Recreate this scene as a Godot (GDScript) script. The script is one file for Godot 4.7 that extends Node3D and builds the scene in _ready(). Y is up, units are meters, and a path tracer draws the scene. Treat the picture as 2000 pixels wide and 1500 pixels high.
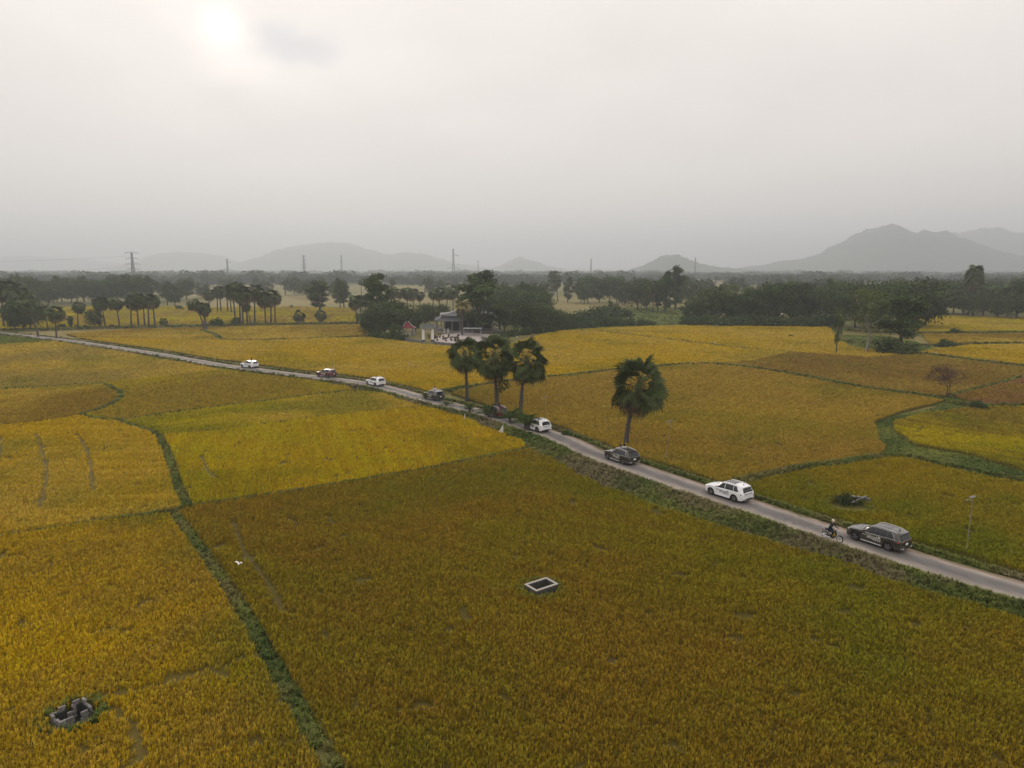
extends Node3D
# A convoy of SUVs on a raised farm road between ripe rice fields, hazy evening, seen from a drone.
# Metres, y up; the camera stands over the origin and looks along -z.

var rng := RandomNumberGenerator.new()
var n_low := FastNoiseLite.new()
var n_mid := FastNoiseLite.new()
var n_fine := FastNoiseLite.new()
var M := {}
var taken := {}
var keep_out := PackedByteArray()      # 0.4 m cells where no crop or grass grows
const KX := 640
const KZ := 1000
const KS := 0.4
var toe := PackedVector2Array()
var centre := PackedVector2Array()

func _ready() -> void:
	rng.seed = 4711
	n_low.seed = 3; n_low.frequency = 0.018; n_low.fractal_octaves = 3
	n_mid.seed = 8; n_mid.frequency = 0.11; n_mid.fractal_octaves = 3
	n_fine.seed = 12; n_fine.frequency = 0.6; n_fine.fractal_octaves = 2
	camera_and_light()
	materials()
	keep_out.resize(KX * KZ)
	make_ground()
	make_hills()
	make_road()
	make_bunds()
	make_fields()
	make_verges()
	make_trees()
	make_far_woods()
	free_kinds()
	make_temple()
	make_pylons()
	make_cars()
	make_motorbike()
	make_small_things()

func camera_and_light() -> void:
	var cam := Camera3D.new()
	cam.name = "camera"
	cam.position = Vector3(0, 22.8, 0)
	cam.rotation_degrees = Vector3(-9.214, 0, 0)
	cam.fov = 56.8
	cam.near = 0.5
	cam.far = 40000.0
	cam.current = true
	add_child(cam)
	var env := Environment.new()
	env.background_mode = Environment.BG_SKY
	env.tonemap_mode = Environment.TONE_MAPPER_LINEAR
	env.tonemap_exposure = 1.15
	var pm := PanoramaSkyMaterial.new()
	pm.panorama = sky_picture()
	pm.energy_multiplier = 1.0
	var sk := Sky.new()
	sk.sky_material = pm
	env.sky = sk
	env.ambient_light_source = Environment.AMBIENT_SOURCE_DISABLED
	env.sdfgi_enabled = true
	env.ssao_enabled = true
	env.ssil_enabled = true
	# smoky evening air, scattering a little more forwards than back
	env.volumetric_fog_enabled = true
	env.volumetric_fog_density = 0.00031
	env.volumetric_fog_albedo = Color(0.935, 0.968, 1.0)
	env.volumetric_fog_anisotropy = 0.3
	env.volumetric_fog_length = 12000.0
	var we := WorldEnvironment.new()
	we.name = "world_environment"
	we.environment = env
	add_child(we)
	var sun := DirectionalLight3D.new()
	sun.name = "sun"
	sun.light_energy = 0.46
	sun.light_color = Color(1.0, 0.95, 0.87)
	sun.light_angular_distance = 11.0
	sun.shadow_enabled = true
	sun.rotation_degrees = Vector3(-16.5, 180.0 + 20.9, 0)
	add_child(sun)

func sky_picture() -> ImageTexture:
	# thin high overcast with the sun shining through a soft gap
	var w := 1024
	var h := 512
	var im := Image.create_empty(w, h, false, Image.FORMAT_RGBF)
	var cl := FastNoiseLite.new()
	cl.seed = 21; cl.frequency = 1.3; cl.fractal_octaves = 5
	var az := deg_to_rad(-20.9)
	var el := deg_to_rad(16.5)
	var sd := Vector3(sin(az) * cos(el), sin(el), -cos(az) * cos(el))
	# an overcast sky: brightness grows with the sine of the height, as cloud cover does
	var low := Color(0.730, 0.675, 0.636)
	var high := Color(1.18, 1.098, 1.045)
	for y in h:
		var th := PI * (y + 0.5) / h
		for x in w:
			var ph := TAU * (x + 0.5) / w
			var d := Vector3(sin(ph) * sin(th), cos(th), -cos(ph) * sin(th))
			var t := clampf(d.y, 0.0, 1.0)
			var c := low.lerp(high, t)
			# cloud layer looked at on a flat ceiling
			var k := 1.0 / (maxf(d.y, 0.0) + 0.22)
			var cn := cl.get_noise_3d(d.x * k * 0.9, 3.0, d.z * k * 0.9)
			c = c * (1.0 + 0.10 * cn * smoothstep(0.03, 0.25, d.y))
			var a := acos(clampf(d.dot(sd), -1.0, 1.0))
			var veil := 1.0 + 1.1 * cl.get_noise_3d(d.x * k * 1.7, 9.0, d.z * k * 1.7)
			var g := 0.45 * exp(-pow(a / 0.015, 1.6)) + 0.18 * exp(-pow(a / 0.085, 1.3)) * clampf(veil, 0.1, 1.7) + 0.07 * exp(-a / 0.25)
			c += Color(1.0, 0.90, 0.78) * g
			# a thin grey-blue cloud drifts beside the sun
			var px := (ph if ph < PI else ph - TAU) - az - 0.078
			var py := asin(clampf(d.y, -1.0, 1.0)) - el + 0.012
			var cloud := smoothstep(0.25, 0.9, exp(-(px * px / 0.0042 + py * py / 0.0009)) + 0.55 * cl.get_noise_3d(d.x * 9.0, d.y * 22.0, d.z * 9.0))
			c = c.lerp(Color(0.66, 0.665, 0.69), 0.6 * cloud * exp(-(px * px + py * py * 4.0) / 0.02))
			if d.y < 0.0:
				c = c.lerp(Color(0.30, 0.29, 0.26), smoothstep(0.0, 0.12, -d.y))
			im.set_pixel(x, y, Color(c.r, c.g, c.b, 1))
	return ImageTexture.create_from_image(im)

# ---------------------------------------------------------------- helpers

func lin(r: float, g: float, b: float, a := 1.0) -> Color:
	var c := Color(r, g, b).linear_to_srgb()
	c.a = a
	return c

func mat(r: float, g: float, b: float, rough := 0.85, metal := 0.0) -> StandardMaterial3D:
	var m := StandardMaterial3D.new()
	m.albedo_color = lin(r, g, b)
	m.roughness = rough
	m.metallic = metal
	return m

func vmat(rough := 0.9, back := 0.0) -> StandardMaterial3D:
	var m := StandardMaterial3D.new()
	m.vertex_color_use_as_albedo = true
	m.roughness = rough
	m.metallic_specular = 0.25
	m.cull_mode = BaseMaterial3D.CULL_DISABLED
	if back > 0.0:
		m.backlight_enabled = true
		m.backlight = Color(back, back, back)
	return m

func noise_tex(freq: float, a: Color, b: Color, sd: int, size := 512) -> NoiseTexture2D:
	var t := NoiseTexture2D.new()
	t.width = size; t.height = size
	t.seamless = true
	var n := FastNoiseLite.new()
	n.seed = sd; n.frequency = freq; n.fractal_octaves = 5
	t.noise = n
	var g := Gradient.new()
	g.set_color(0, a); g.set_color(1, b)
	t.color_ramp = g
	return t

func tri(m: StandardMaterial3D, t: Texture2D, s: float) -> StandardMaterial3D:
	m.albedo_texture = t
	m.uv1_triplanar = true
	m.uv1_world_triplanar = true
	m.uv1_scale = Vector3(s, s, s)
	return m

func numbered(called: String) -> String:
	var k: int = taken.get(called, 0)
	taken[called] = k + 1
	return called if k == 0 else "%s_%03d" % [called, k]

func meta(o: Node, label := "", category := "", group := "", kind := "") -> Node:
	if label: o.set_meta("label", label)
	if category: o.set_meta("category", category)
	if group: o.set_meta("group", group)
	if kind: o.set_meta("kind", kind)
	return o

func thing(called: String, at: Vector3, label: String, category: String, group := "", turn := 0.0) -> Node3D:
	var o := Node3D.new()
	o.name = numbered(called)
	o.position = at
	o.rotation.y = turn
	meta(o, label, category, group)
	add_child(o)
	return o

func part(called: String, mesh: Mesh, m: Material, parent: Node, at := Vector3.ZERO) -> MeshInstance3D:
	var o := MeshInstance3D.new()
	o.name = called if parent != self else numbered(called)
	o.mesh = mesh
	o.material_override = m
	o.position = at
	parent.add_child(o, true)
	return o

func structure(called: String, mesh: Mesh, m: Material) -> MeshInstance3D:
	var o := part(called, mesh, m, self)
	o.set_meta("kind", "structure")
	return o

# triangle collector
class Geo:
	var v := PackedVector3Array()
	var n := PackedVector3Array()
	var c := PackedColorArray()
	var u := PackedVector2Array()
	var col := Color.WHITE
	func t3(a: Vector3, b: Vector3, d: Vector3) -> void:
		var nn := (d - a).cross(b - a).normalized()
		v.append(a); v.append(b); v.append(d)
		n.append(nn); n.append(nn); n.append(nn)
		c.append(col); c.append(col); c.append(col)
	func quad(a: Vector3, b: Vector3, d: Vector3, e: Vector3) -> void:
		t3(a, b, d); t3(a, d, e)
	func t3n(a: Vector3, b: Vector3, d: Vector3, na: Vector3, nb: Vector3, nd: Vector3) -> void:
		if (d - a).cross(b - a).dot(na + nb + nd) < 0.0:
			t3n(a, d, b, na, nd, nb)
			return
		v.append(a); v.append(b); v.append(d)
		n.append(na); n.append(nb); n.append(nd)
		c.append(col); c.append(col); c.append(col)
	func box(lo: Vector3, hi: Vector3) -> void:
		var p := func(i: int) -> Vector3: return Vector3(hi.x if i & 1 else lo.x, hi.y if i & 2 else lo.y, hi.z if i & 4 else lo.z)
		for f in [[0, 2, 3, 1], [4, 5, 7, 6], [0, 4, 6, 2], [1, 3, 7, 5], [2, 6, 7, 3], [0, 1, 5, 4]]:
			quad(p.call(f[0]), p.call(f[1]), p.call(f[2]), p.call(f[3]))
	func obox(at: Vector3, x: Vector3, y: Vector3, z: Vector3) -> void:
		# box with half axes x, y, z round its centre
		var p := func(i: int) -> Vector3: return at + (x if i & 1 else -x) + (y if i & 2 else -y) + (z if i & 4 else -z)
		for f in [[0, 2, 3, 1], [4, 5, 7, 6], [0, 4, 6, 2], [1, 3, 7, 5], [2, 6, 7, 3], [0, 1, 5, 4]]:
			quad(p.call(f[0]), p.call(f[1]), p.call(f[2]), p.call(f[3]))
	func bar(a: Vector3, b: Vector3, w: float) -> void:
		var d := (b - a) * 0.5
		var s := d.cross(Vector3.UP if absf(d.normalized().y) < 0.9 else Vector3.RIGHT).normalized()
		var q := s.cross(d).normalized()
		obox((a + b) * 0.5, d, s * w * 0.5, q * w * 0.5)
	func tube(path: Array, radii: Array, sides := 8, cap := true) -> void:
		# swept round tube with smooth sides
		var rings := []
		var norms := []
		var up := Vector3.UP
		for i in path.size():
			var dirv: Vector3 = (path[mini(i + 1, path.size() - 1)] - path[maxi(i - 1, 0)]).normalized()
			var s := dirv.cross(up if absf(dirv.dot(up)) < 0.95 else Vector3.RIGHT).normalized()
			var q := s.cross(dirv).normalized()
			var ring := []
			var rn := []
			for k in sides:
				var an := TAU * k / sides
				var o := s * cos(an) + q * sin(an)
				ring.append(path[i] + o * radii[i])
				rn.append(o)
			rings.append(ring); norms.append(rn)
		for i in path.size() - 1:
			for k in sides:
				var j := (k + 1) % sides
				t3n(rings[i][k], rings[i + 1][k], rings[i + 1][j], norms[i][k], norms[i + 1][k], norms[i + 1][j])
				t3n(rings[i][k], rings[i + 1][j], rings[i][j], norms[i][k], norms[i + 1][j], norms[i][j])
		if cap:
			for e in [0, path.size() - 1]:
				for k in sides:
					t3(path[e], rings[e][k], rings[e][(k + 1) % sides])
	func grid(p: Array, smooth := true) -> void:
		# p[i][j] points; smooth normals from neighbours
		var ni := p.size()
		var nj: int = p[0].size()
		var nn := []
		for i in ni:
			var row := []
			for j in nj:
				var a: Vector3 = p[mini(i + 1, ni - 1)][j] - p[maxi(i - 1, 0)][j]
				var b: Vector3 = p[i][mini(j + 1, nj - 1)] - p[i][maxi(j - 1, 0)]
				row.append(a.cross(b).normalized())
			nn.append(row)
		for i in ni - 1:
			for j in nj - 1:
				if smooth:
					t3n(p[i][j], p[i][j + 1], p[i + 1][j + 1], nn[i][j], nn[i][j + 1], nn[i + 1][j + 1])
					t3n(p[i][j], p[i + 1][j + 1], p[i + 1][j], nn[i][j], nn[i + 1][j + 1], nn[i + 1][j])
				else:
					quad(p[i][j], p[i][j + 1], p[i + 1][j + 1], p[i + 1][j])
	func mesh() -> ArrayMesh:
		var a := []
		a.resize(Mesh.ARRAY_MAX)
		a[Mesh.ARRAY_VERTEX] = v
		a[Mesh.ARRAY_NORMAL] = n
		a[Mesh.ARRAY_COLOR] = c
		if u.size() == v.size() and u.size() > 0:
			a[Mesh.ARRAY_TEX_UV] = u
		var m := ArrayMesh.new()
		m.add_surface_from_arrays(Mesh.PRIMITIVE_TRIANGLES, a)
		return m

func poly(a: Array) -> PackedVector2Array:
	var p := PackedVector2Array()
	for i in range(0, a.size(), 2):
		p.append(Vector2(a[i], a[i + 1]))
	return p

func resample(p: PackedVector2Array, step: float, closed := false, wob := 0.0) -> PackedVector2Array:
	var o := PackedVector2Array()
	var m := p.size()
	for i in (m if closed else m - 1):
		var a := p[i]
		var b := p[(i + 1) % m]
		var far := clampf(-a.y / 60.0, 1.0, 6.0)
		var k := maxi(1, int(a.distance_to(b) / (step * far)))
		var nrm := (b - a).orthogonal().normalized()
		for j in k:
			var q := a.lerp(b, float(j) / k)
			if wob > 0.0:
				q += nrm * wob * (n_mid.get_noise_2d(q.x * 3.0, q.y * 3.0) * 1.5 + n_fine.get_noise_2d(q.x * 2.0, q.y * 2.0))
			o.append(q)
	if not closed:
		o.append(p[m - 1])
	return o

func smooth_line(p: PackedVector2Array, per := 6) -> PackedVector2Array:
	var o := PackedVector2Array()
	for i in p.size() - 1:
		var a := p[maxi(i - 1, 0)]
		var d := p[mini(i + 2, p.size() - 1)]
		for k in per:
			o.append(p[i].cubic_interpolate(p[i + 1], a, d, float(k) / per))
	o.append(p[p.size() - 1])
	return o

func block(x: float, z: float, r: float) -> void:
	var i0 := int((x - r) / KS + KX / 2.0)
	var i1 := int((x + r) / KS + KX / 2.0)
	var j0 := int((-z - r) / KS)
	var j1 := int((-z + r) / KS)
	for i in range(maxi(i0, 0), mini(i1 + 1, KX)):
		for j in range(maxi(j0, 0), mini(j1 + 1, KZ)):
			var dx := (i + 0.5 - KX / 2.0) * KS - x
			var dz := (j + 0.5) * KS + z
			if dx * dx + dz * dz < r * r:
				keep_out[i * KZ + j] = 1

func blocked(x: float, z: float) -> bool:
	var i := int(floor(x / KS + KX / 2.0))
	var j := int(floor(-z / KS))
	return i >= 0 and j >= 0 and i < KX and j < KZ and keep_out[i * KZ + j] == 1

func block_line(p: PackedVector2Array, r: float) -> void:
	for i in p.size() - 1:
		var k := maxi(1, int(p[i].distance_to(p[i + 1]) / 0.3))
		for j in k:
			var q := p[i].lerp(p[i + 1], float(j) / k)
			block(q.x, q.y, r)

func in_view(x: float, z: float) -> bool:
	return z < -20.0 and absf(x) < -z * 0.76 + 9.0

func scatter(called: String, mesh: Mesh, m: Material, xf: Array, cols: PackedColorArray, parent: Node) -> MultiMeshInstance3D:
	var mm := MultiMesh.new()
	mm.transform_format = MultiMesh.TRANSFORM_3D
	mm.use_colors = true
	mm.mesh = mesh
	mm.instance_count = xf.size()
	var buf := PackedFloat32Array()
	buf.resize(xf.size() * 16)
	var k := 0
	for i in xf.size():
		var t: Transform3D = xf[i]
		var c := cols[i]
		buf[k] = t.basis.x.x; buf[k + 1] = t.basis.y.x; buf[k + 2] = t.basis.z.x; buf[k + 3] = t.origin.x
		buf[k + 4] = t.basis.x.y; buf[k + 5] = t.basis.y.y; buf[k + 6] = t.basis.z.y; buf[k + 7] = t.origin.y
		buf[k + 8] = t.basis.x.z; buf[k + 9] = t.basis.y.z; buf[k + 10] = t.basis.z.z; buf[k + 11] = t.origin.z
		buf[k + 12] = c.r; buf[k + 13] = c.g; buf[k + 14] = c.b; buf[k + 15] = 1.0
		k += 16
	mm.buffer = buf
	var o := MultiMeshInstance3D.new()
	o.name = called if parent != self else numbered(called)
	o.multimesh = mm
	o.material_override = m
	parent.add_child(o, true)
	o.set_meta("kind", "stuff")
	return o

func put_at(x: float, y: float, z: float, turn: float, w: float, h: float, lean := 0.0) -> Transform3D:
	var b := Basis(Vector3.UP, turn)
	if lean != 0.0:
		b = Basis(Vector3(cos(turn), 0, sin(turn)), lean) * b
	return Transform3D(b * Basis.from_scale(Vector3(w, h, w)), Vector3(x, y, z))

# ---------------------------------------------------------------- materials

func materials() -> void:
	M.rice = vmat(0.8, 0.5)
	M.rice.metallic_specular = 0.08
	M.slab = vmat(0.95)
	M.grass = vmat(0.85, 0.3)
	M.soil = vmat(1.0)
	M.leaf = vmat(0.75, 0.3)
	M.far_leaf = vmat(0.95, 0.0)
	M.bark = tri(mat(1, 1, 1, 0.95), noise_tex(0.03, lin(0.035, 0.03, 0.026), lin(0.13, 0.115, 0.10), 5, 256), 0.9)
	M.pale_bark = tri(mat(1, 1, 1, 0.9), noise_tex(0.03, lin(0.14, 0.12, 0.10), lin(0.36, 0.33, 0.29), 6, 256), 0.9)
	M.hill = tri(mat(1, 1, 1, 1.0), noise_tex(0.05, lin(0.02, 0.03, 0.018), lin(0.10, 0.105, 0.06), 7, 512), 0.0035)
	M.concrete = tri(mat(1, 1, 1, 0.95), noise_tex(0.025, lin(0.07, 0.068, 0.062), lin(0.26, 0.245, 0.225), 15, 512), 0.55)
	M.dark_water = mat(0.010, 0.012, 0.009, 0.5)
	M.steel = mat(0.22, 0.23, 0.24, 0.55, 0.6)
	M.skin = vmat(0.7)
	M.white = mat(0.74, 0.73, 0.70, 0.7)

# ---------------------------------------------------------------- ground and hills

func make_ground() -> void:
	var g := Geo.new()
	# one sheet; finer near the camera so that its tints can vary
	var xs := [-8500.0, -4000.0, -2000.0, -1000.0]
	for i in 41: xs.append(-500.0 + i * 25.0)
	xs.append_array([1000.0, 2000.0, 4000.0, 8500.0])
	var zs := [700.0, 150.0]
	for i in 29: zs.append(-25.0 * i)
	zs.append_array([-900.0, -1200.0, -1600.0, -2400.0, -4000.0, -6500.0, -10500.0])
	for i in xs.size() - 1:
		for j in zs.size() - 1:
			var q := []
			for e in [[0, 0], [0, 1], [1, 1], [1, 0]]:
				q.append(Vector3(xs[i + e[0]], 0, zs[j + e[1]]))
			for t in [[0, 1, 2], [0, 2, 3]]:
				for k in t:
					var p: Vector3 = q[k]
					var nn := n_low.get_noise_2d(p.x * 0.35, p.z * 0.35)
					g.v.append(p); g.n.append(Vector3.UP)
					g.c.append(Color(0.15, 0.145, 0.045).lerp(Color(0.27, 0.21, 0.075), clampf(0.5 + nn * 1.4, 0, 1)))
	var m := vmat(1.0)
	tri(m, noise_tex(0.04, Color(0.72, 0.74, 0.7), Color(1, 1, 1), 30, 512), 0.03)
	structure("ground", g.mesh(), m)

func hill_ridge(at_z: float, depth: float, xs: Array, hs: Array, rough: float, sd: int, called: String) -> void:
	# a hill mass with its skyline given along x, falling away to both sides in z
	var nz := FastNoiseLite.new()
	nz.seed = sd; nz.frequency = 0.006; nz.fractal_octaves = 5
	var g := Geo.new()
	var p := []
	var nx := 150
	var x0: float = xs[0]
	var x1: float = xs[xs.size() - 1]
	for j in 25:
		var row := []
		var t := -1.0 + 2.0 * j / 24.0
		for i in nx + 1:
			var x := lerpf(x0, x1, float(i) / nx)
			var k := 0
			while k < xs.size() - 2 and xs[k + 1] < x: k += 1
			var f := clampf((x - xs[k]) / (xs[k + 1] - xs[k]), 0.0, 1.0)
			f = f * f * (3.0 - 2.0 * f) * 0.5 + f * 0.5
			var h: float = lerpf(hs[k], hs[k + 1], f)
			var fall := pow(cos(t * PI / 2.0), 1.2)
			var hh := h * fall + (nz.get_noise_2d(x, t * depth) * rough * h * 0.35 + nz.get_noise_2d(x * 4.0, t * depth * 4.0) * rough * 14.0 + nz.get_noise_2d(x * 14.0, t * depth * 14.0) * rough * 9.0) * sqrt(maxf(fall, 0.0)) * clampf(h / 60.0, 0.0, 1.0)
			row.append(Vector3(x, maxf(hh, -2.0) - 2.0, at_z + t * depth))
		p.append(row)
	g.grid(p)
	structure(called, g.mesh(), M.hill)

func make_hills() -> void:
	hill_ridge(-4400, 730, [1377, 1564, 1749, 1904, 1964, 2038, 2137, 2225, 2285, 2327, 2370, 2459, 2541, 2624, 2708, 2812, 2968, 3123, 3378, 3756], [25, 47, 81, 109, 130, 182, 234, 264, 286, 261, 234, 246, 234, 216, 182, 142, 109, 87, 50, 28], 0.5, 41, "hill")
	hill_ridge(-6200, 974, [3264, 3474, 3681, 3877, 4059, 4206, 4378, 4736, 5279, 5822], [35, 144, 282, 338, 355, 329, 312, 252, 131, 35], 0.45, 42, "hill")
	hill_ridge(-7200, 1055, [-2868, -2687, -2427, -2270, -2089, -1910, -1655, -1529, -1454, -1225, -1046, -893, -705, -578, -204], [32, 68, 148, 219, 254, 274, 279, 249, 214, 163, 189, 174, 123, 78, 32], 0.3, 43, "hill")
	hill_ridge(-8000, 974, [-4382, -4179, -4005, -3829, -3686, -3404, -3264, -3125, -2985, -2674], [39, 78, 123, 196, 207, 190, 168, 112, 78, 39], 0.3, 44, "hill")
	hill_ridge(-8600, 974, [-7947, -7022, -6104, -5797, -5250, -4888, -4466], [83, 143, 161, 173, 149, 107, 40], 0.3, 45, "hill")
	hill_ridge(-6600, 568, [-211, -117, -37, 32, 74, 140, 234, 352, 469], [27, 45, 87, 119, 133, 110, 87, 45, 27], 0.3, 46, "hill")
	hill_ridge(-3700, 243, [621, 673, 715, 740, 774, 792, 826, 866, 906, 986, 1079, 1158], [25, 40, 61, 74, 95, 100, 95, 77, 64, 46, 30, 25], 0.7, 47, "hill")

# ---------------------------------------------------------------- road

func road_line() -> PackedVector2Array:
	return smooth_line(poly([-231.36, -276.67, -197.32, -257.99, -178.71, -247.53, -144.26, -224.7, -119.14, -205.68, -94.77, -186.65, -69.66, -165.18, -58.77, -157.39, -48.06, -149.91, -37.98, -143.44, -32.64, -139.75, -26.22, -134.39, -17.11, -122.99, -13.25, -118.08, -8.24, -112.25, -3.12, -106.17, 0.74, -100.01, 6.11, -91.83, 10.17, -83.01, 14.87, -75.29, 19.09, -68.91, 22.91, -63.49, 25.27, -59.83, 27.44, -56.67, 30.76, -51.83, 35.35, -46.09, 38.59, -42.38, 41.98, -38.55]), 8)

func dist_to_line(q: Vector2, p: PackedVector2Array) -> float:
	var best := 1e9
	for i in p.size() - 1:
		best = minf(best, q.distance_squared_to(Geometry2D.get_closest_point_to_segment(q, p[i], p[i + 1])))
	return sqrt(best)

func make_road() -> void:
	centre = road_line()
	toe = poly([-225.16, -269.04, -192.79, -251.86, -174.99, -242.18, -143.43, -223.26, -116.95, -201.72, -91.35, -179.67, -67.66, -160.22, -64.35, -157.77, -47.27, -147.26, -31.59, -135, -24.04, -128.77, -16.25, -116.51, -11.39, -110.58, -7.02, -105.95, -4.06, -99.99, -1.78, -96.47, 1.01, -90.92, 1.9, -85.22, 8.25, -73.58, 14.44, -63.92, 19.1, -58.72, 23.18, -54.47, 28.61, -47.25, 33, -42.67, 36.23, -38.73, 39.2, -35.64])
	# even steps of 0.7 m near the camera
	var c := PackedVector2Array()
	for i in centre.size() - 1:
		var k := maxi(1, int(centre[i].distance_to(centre[i + 1]) / 0.8))
		for j in k: c.append(centre[i].lerp(centre[i + 1], float(j) / k))
	c.append(centre[centre.size() - 1])
	var road := Geo.new()
	var bank_near := Geo.new()
	var bank_far := Geo.new()
	var offs := [-1.75, -1.35, -0.95, -0.55, -0.15, 0.25, 0.65, 1.05, 1.4, 1.7]
	var rp := []
	var rc := []
	var np := []
	var fp := []
	var nc := []
	var fc := []
	for i in c.size():
		var d := (c[mini(i + 1, c.size() - 1)] - c[maxi(i - 1, 0)]).normalized()
		var nrm := Vector2(-d.y, d.x)           # towards the camera's side
		var row := []
		var cr := []
		for o in offs:
			var edge: float = absf(o) / 1.7
			var oo: float = o
			if edge > 0.95: oo *= 1.0 + 0.28 * n_fine.get_noise_2d(c[i].x * 1.2 + o * 9.0, c[i].y * 1.2)
			var q: Vector2 = c[i] + nrm * oo
			row.append(Vector3(q.x, 0.75 - 0.04 * edge * edge + 0.012 * n_fine.get_noise_2d(q.x, q.y), q.y))
			var dust := smoothstep(0.25, 0.75, absf(o + 0.05) / 1.7 + 0.22 * n_mid.get_noise_2d(c[i].x * 0.8 + o * 20.0, c[i].y * 0.8) + 0.15 * n_fine.get_noise_2d(q.x * 2.0, q.y * 2.0))
			var col := Color(0.215, 0.205, 0.200).lerp(Color(0.44, 0.385, 0.340), dust)
			if o < -1.5: col = Color(0.36, 0.275, 0.22)
			cr.append(col * (1.0 + 0.20 * n_fine.get_noise_2d(q.x * 3.0, q.y * 3.0) + 0.22 * n_mid.get_noise_2d(q.x * 2.2 + 9.0, q.y * 2.2)))
		rp.append(row); rc.append(cr)
		var wn := clampf(dist_to_line(c[i], toe), 2.2, 6.5)
		var nr := []
		var ncr := []
		for k in 7:
			var t := k / 6.0
			var q: Vector2 = c[i] + nrm * lerpf(1.5, wn + 0.7, t)
			nr.append(Vector3(q.x, lerpf(0.70, 0.02, smoothstep(0.0, 1.0, t)) + 0.10 * n_fine.get_noise_2d(q.x, q.y) * sin(t * PI), q.y))
			var bare := smoothstep(0.05, 0.45, n_mid.get_noise_2d(q.x * 0.9, q.y * 0.9) + 0.25 * n_fine.get_noise_2d(q.x, q.y))
			ncr.append(Color(0.075, 0.082, 0.028).lerp(Color(0.17, 0.125, 0.085), bare))
		np.append(nr); nc.append(ncr)
		var fr := []
		var fcr := []
		for k in 5:
			var t := k / 4.0
			var q: Vector2 = c[i] - nrm * lerpf(1.55, 4.2, t)
			fr.append(Vector3(q.x, lerpf(0.71, 0.02, smoothstep(0.15, 1.0, t)) + 0.05 * n_fine.get_noise_2d(q.x, q.y) * sin(t * PI), q.y))
			fcr.append(Color(0.24, 0.185, 0.14).lerp(Color(0.09, 0.095, 0.03), smoothstep(0.1, 0.4, t + 0.25 * n_mid.get_noise_2d(q.x, q.y))))
		fp.append(fr); fc.append(fcr)
	tint_grid(road, rp, rc, false)
	tint_grid(bank_near, np, nc, false)
	tint_grid(bank_far, fp, fc, true)
	var rm := vmat(0.9)
	tri(rm, noise_tex(0.09, Color(0.70, 0.69, 0.68), Color(1.0, 1.0, 1.0), 31, 512), 0.45)
	structure("road", road.mesh(), rm)
	structure("road_embankment", bank_near.mesh(), M.soil)
	structure("road_verge", bank_far.mesh(), M.soil)
	block_line(c, 2.6)

func tint_grid(g: Geo, p: Array, cc: Array, flip: bool) -> void:
	for i in p.size() - 1:
		for j in p[0].size() - 1:
			var ids := [[i, j], [i + 1, j], [i + 1, j + 1], [i, j], [i + 1, j + 1], [i, j + 1]]
			if flip: ids = [[i, j], [i + 1, j + 1], [i + 1, j], [i, j], [i, j + 1], [i + 1, j + 1]]
			var a: Vector3 = p[i + 1][j] - p[i][j]
			var b: Vector3 = p[i][j + 1] - p[i][j]
			var nn := a.cross(b).normalized()
			if nn.y < 0: nn = -nn
			for e in ids:
				g.v.append(p[e[0]][e[1]]); g.n.append(nn); g.c.append(cc[e[0]][e[1]])

# ---------------------------------------------------------------- bunds between the fields

var bund_strips := []
var clearings := []

func bund(line: Array, half: float, high := 0.34, green := 0.0, grassy := 1.0) -> void:
	var p := resample(smooth_line(poly(line), 5), 1.2, false, 0.0)
	var g := Geo.new()
	var pp := []
	var cc := []
	for i in p.size():
		var d := (p[mini(i + 1, p.size() - 1)] - p[maxi(i - 1, 0)]).normalized()
		var nrm := Vector2(-d.y, d.x)
		var row := []
		var cr := []
		for k in 5:
			var o := (k - 2) / 2.0
			var q: Vector2 = p[i] + nrm * o * (half + 0.25) * (1.0 + 0.25 * n_mid.get_noise_2d(p[i].x * 2.0 + k * 31.0, p[i].y * 2.0))
			row.append(Vector3(q.x, 0.02 + high * (1.0 - o * o) * (1.0 + 0.3 * n_fine.get_noise_2d(q.x, q.y)), q.y))
			cr.append(Color(0.080, 0.095, 0.026).lerp(Color(0.16, 0.135, 0.055), clampf(0.5 + n_mid.get_noise_2d(q.x, q.y) + green, 0, 1)))
		pp.append(row); cc.append(cr)
	tint_grid(g, pp, cc, false)
	structure("field_bund", g.mesh(), M.soil)
	var simple := smooth_line(poly(line), 3)
	for s in Geometry2D.offset_polyline(simple, half, Geometry2D.JOIN_ROUND, Geometry2D.END_BUTT):
		bund_strips.append(s)
	block_line(simple, half)
	# grass on the ridge
	var xf := []
	var cols := PackedColorArray()
	for i in p.size() - 1:
		var far := clampf(-p[i].y / 70.0, 1.0, 4.0)
		var count := int(p[i].distance_to(p[i + 1]) * half * 2.0 * 26.0 * grassy / (far * far) + rng.randf())
		var d := (p[i + 1] - p[i]).normalized()
		for k in count:
			var o := rng.randf_range(-1.0, 1.0)
			var q := p[i].lerp(p[i + 1], rng.randf()) + Vector2(-d.y, d.x) * o * (half + 0.1)
			if not in_view(q.x, q.y): continue
			xf.append(put_at(q.x, high * (1.0 - o * o) - 0.02, q.y, rng.randf() * TAU, far * rng.randf_range(0.8, 1.3), rng.randf_range(0.22, 0.62) * (0.85 + 0.15 * far), rng.randf_range(-0.4, 0.4)))
			cols.append(grass_tint(q.x, q.y).lerp(Color(0.21, 0.17, 0.06), clampf(1.4 * n_mid.get_noise_2d(q.x * 1.3 + 70.0, q.y * 1.3) + rng.randf_range(-0.2, 0.2), 0.0, 0.7)))
	if xf.size() > 0:
		grass_xf.append_array(xf); grass_col.append_array(cols)

var grass_xf := []
var grass_col := PackedColorArray()

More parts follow.
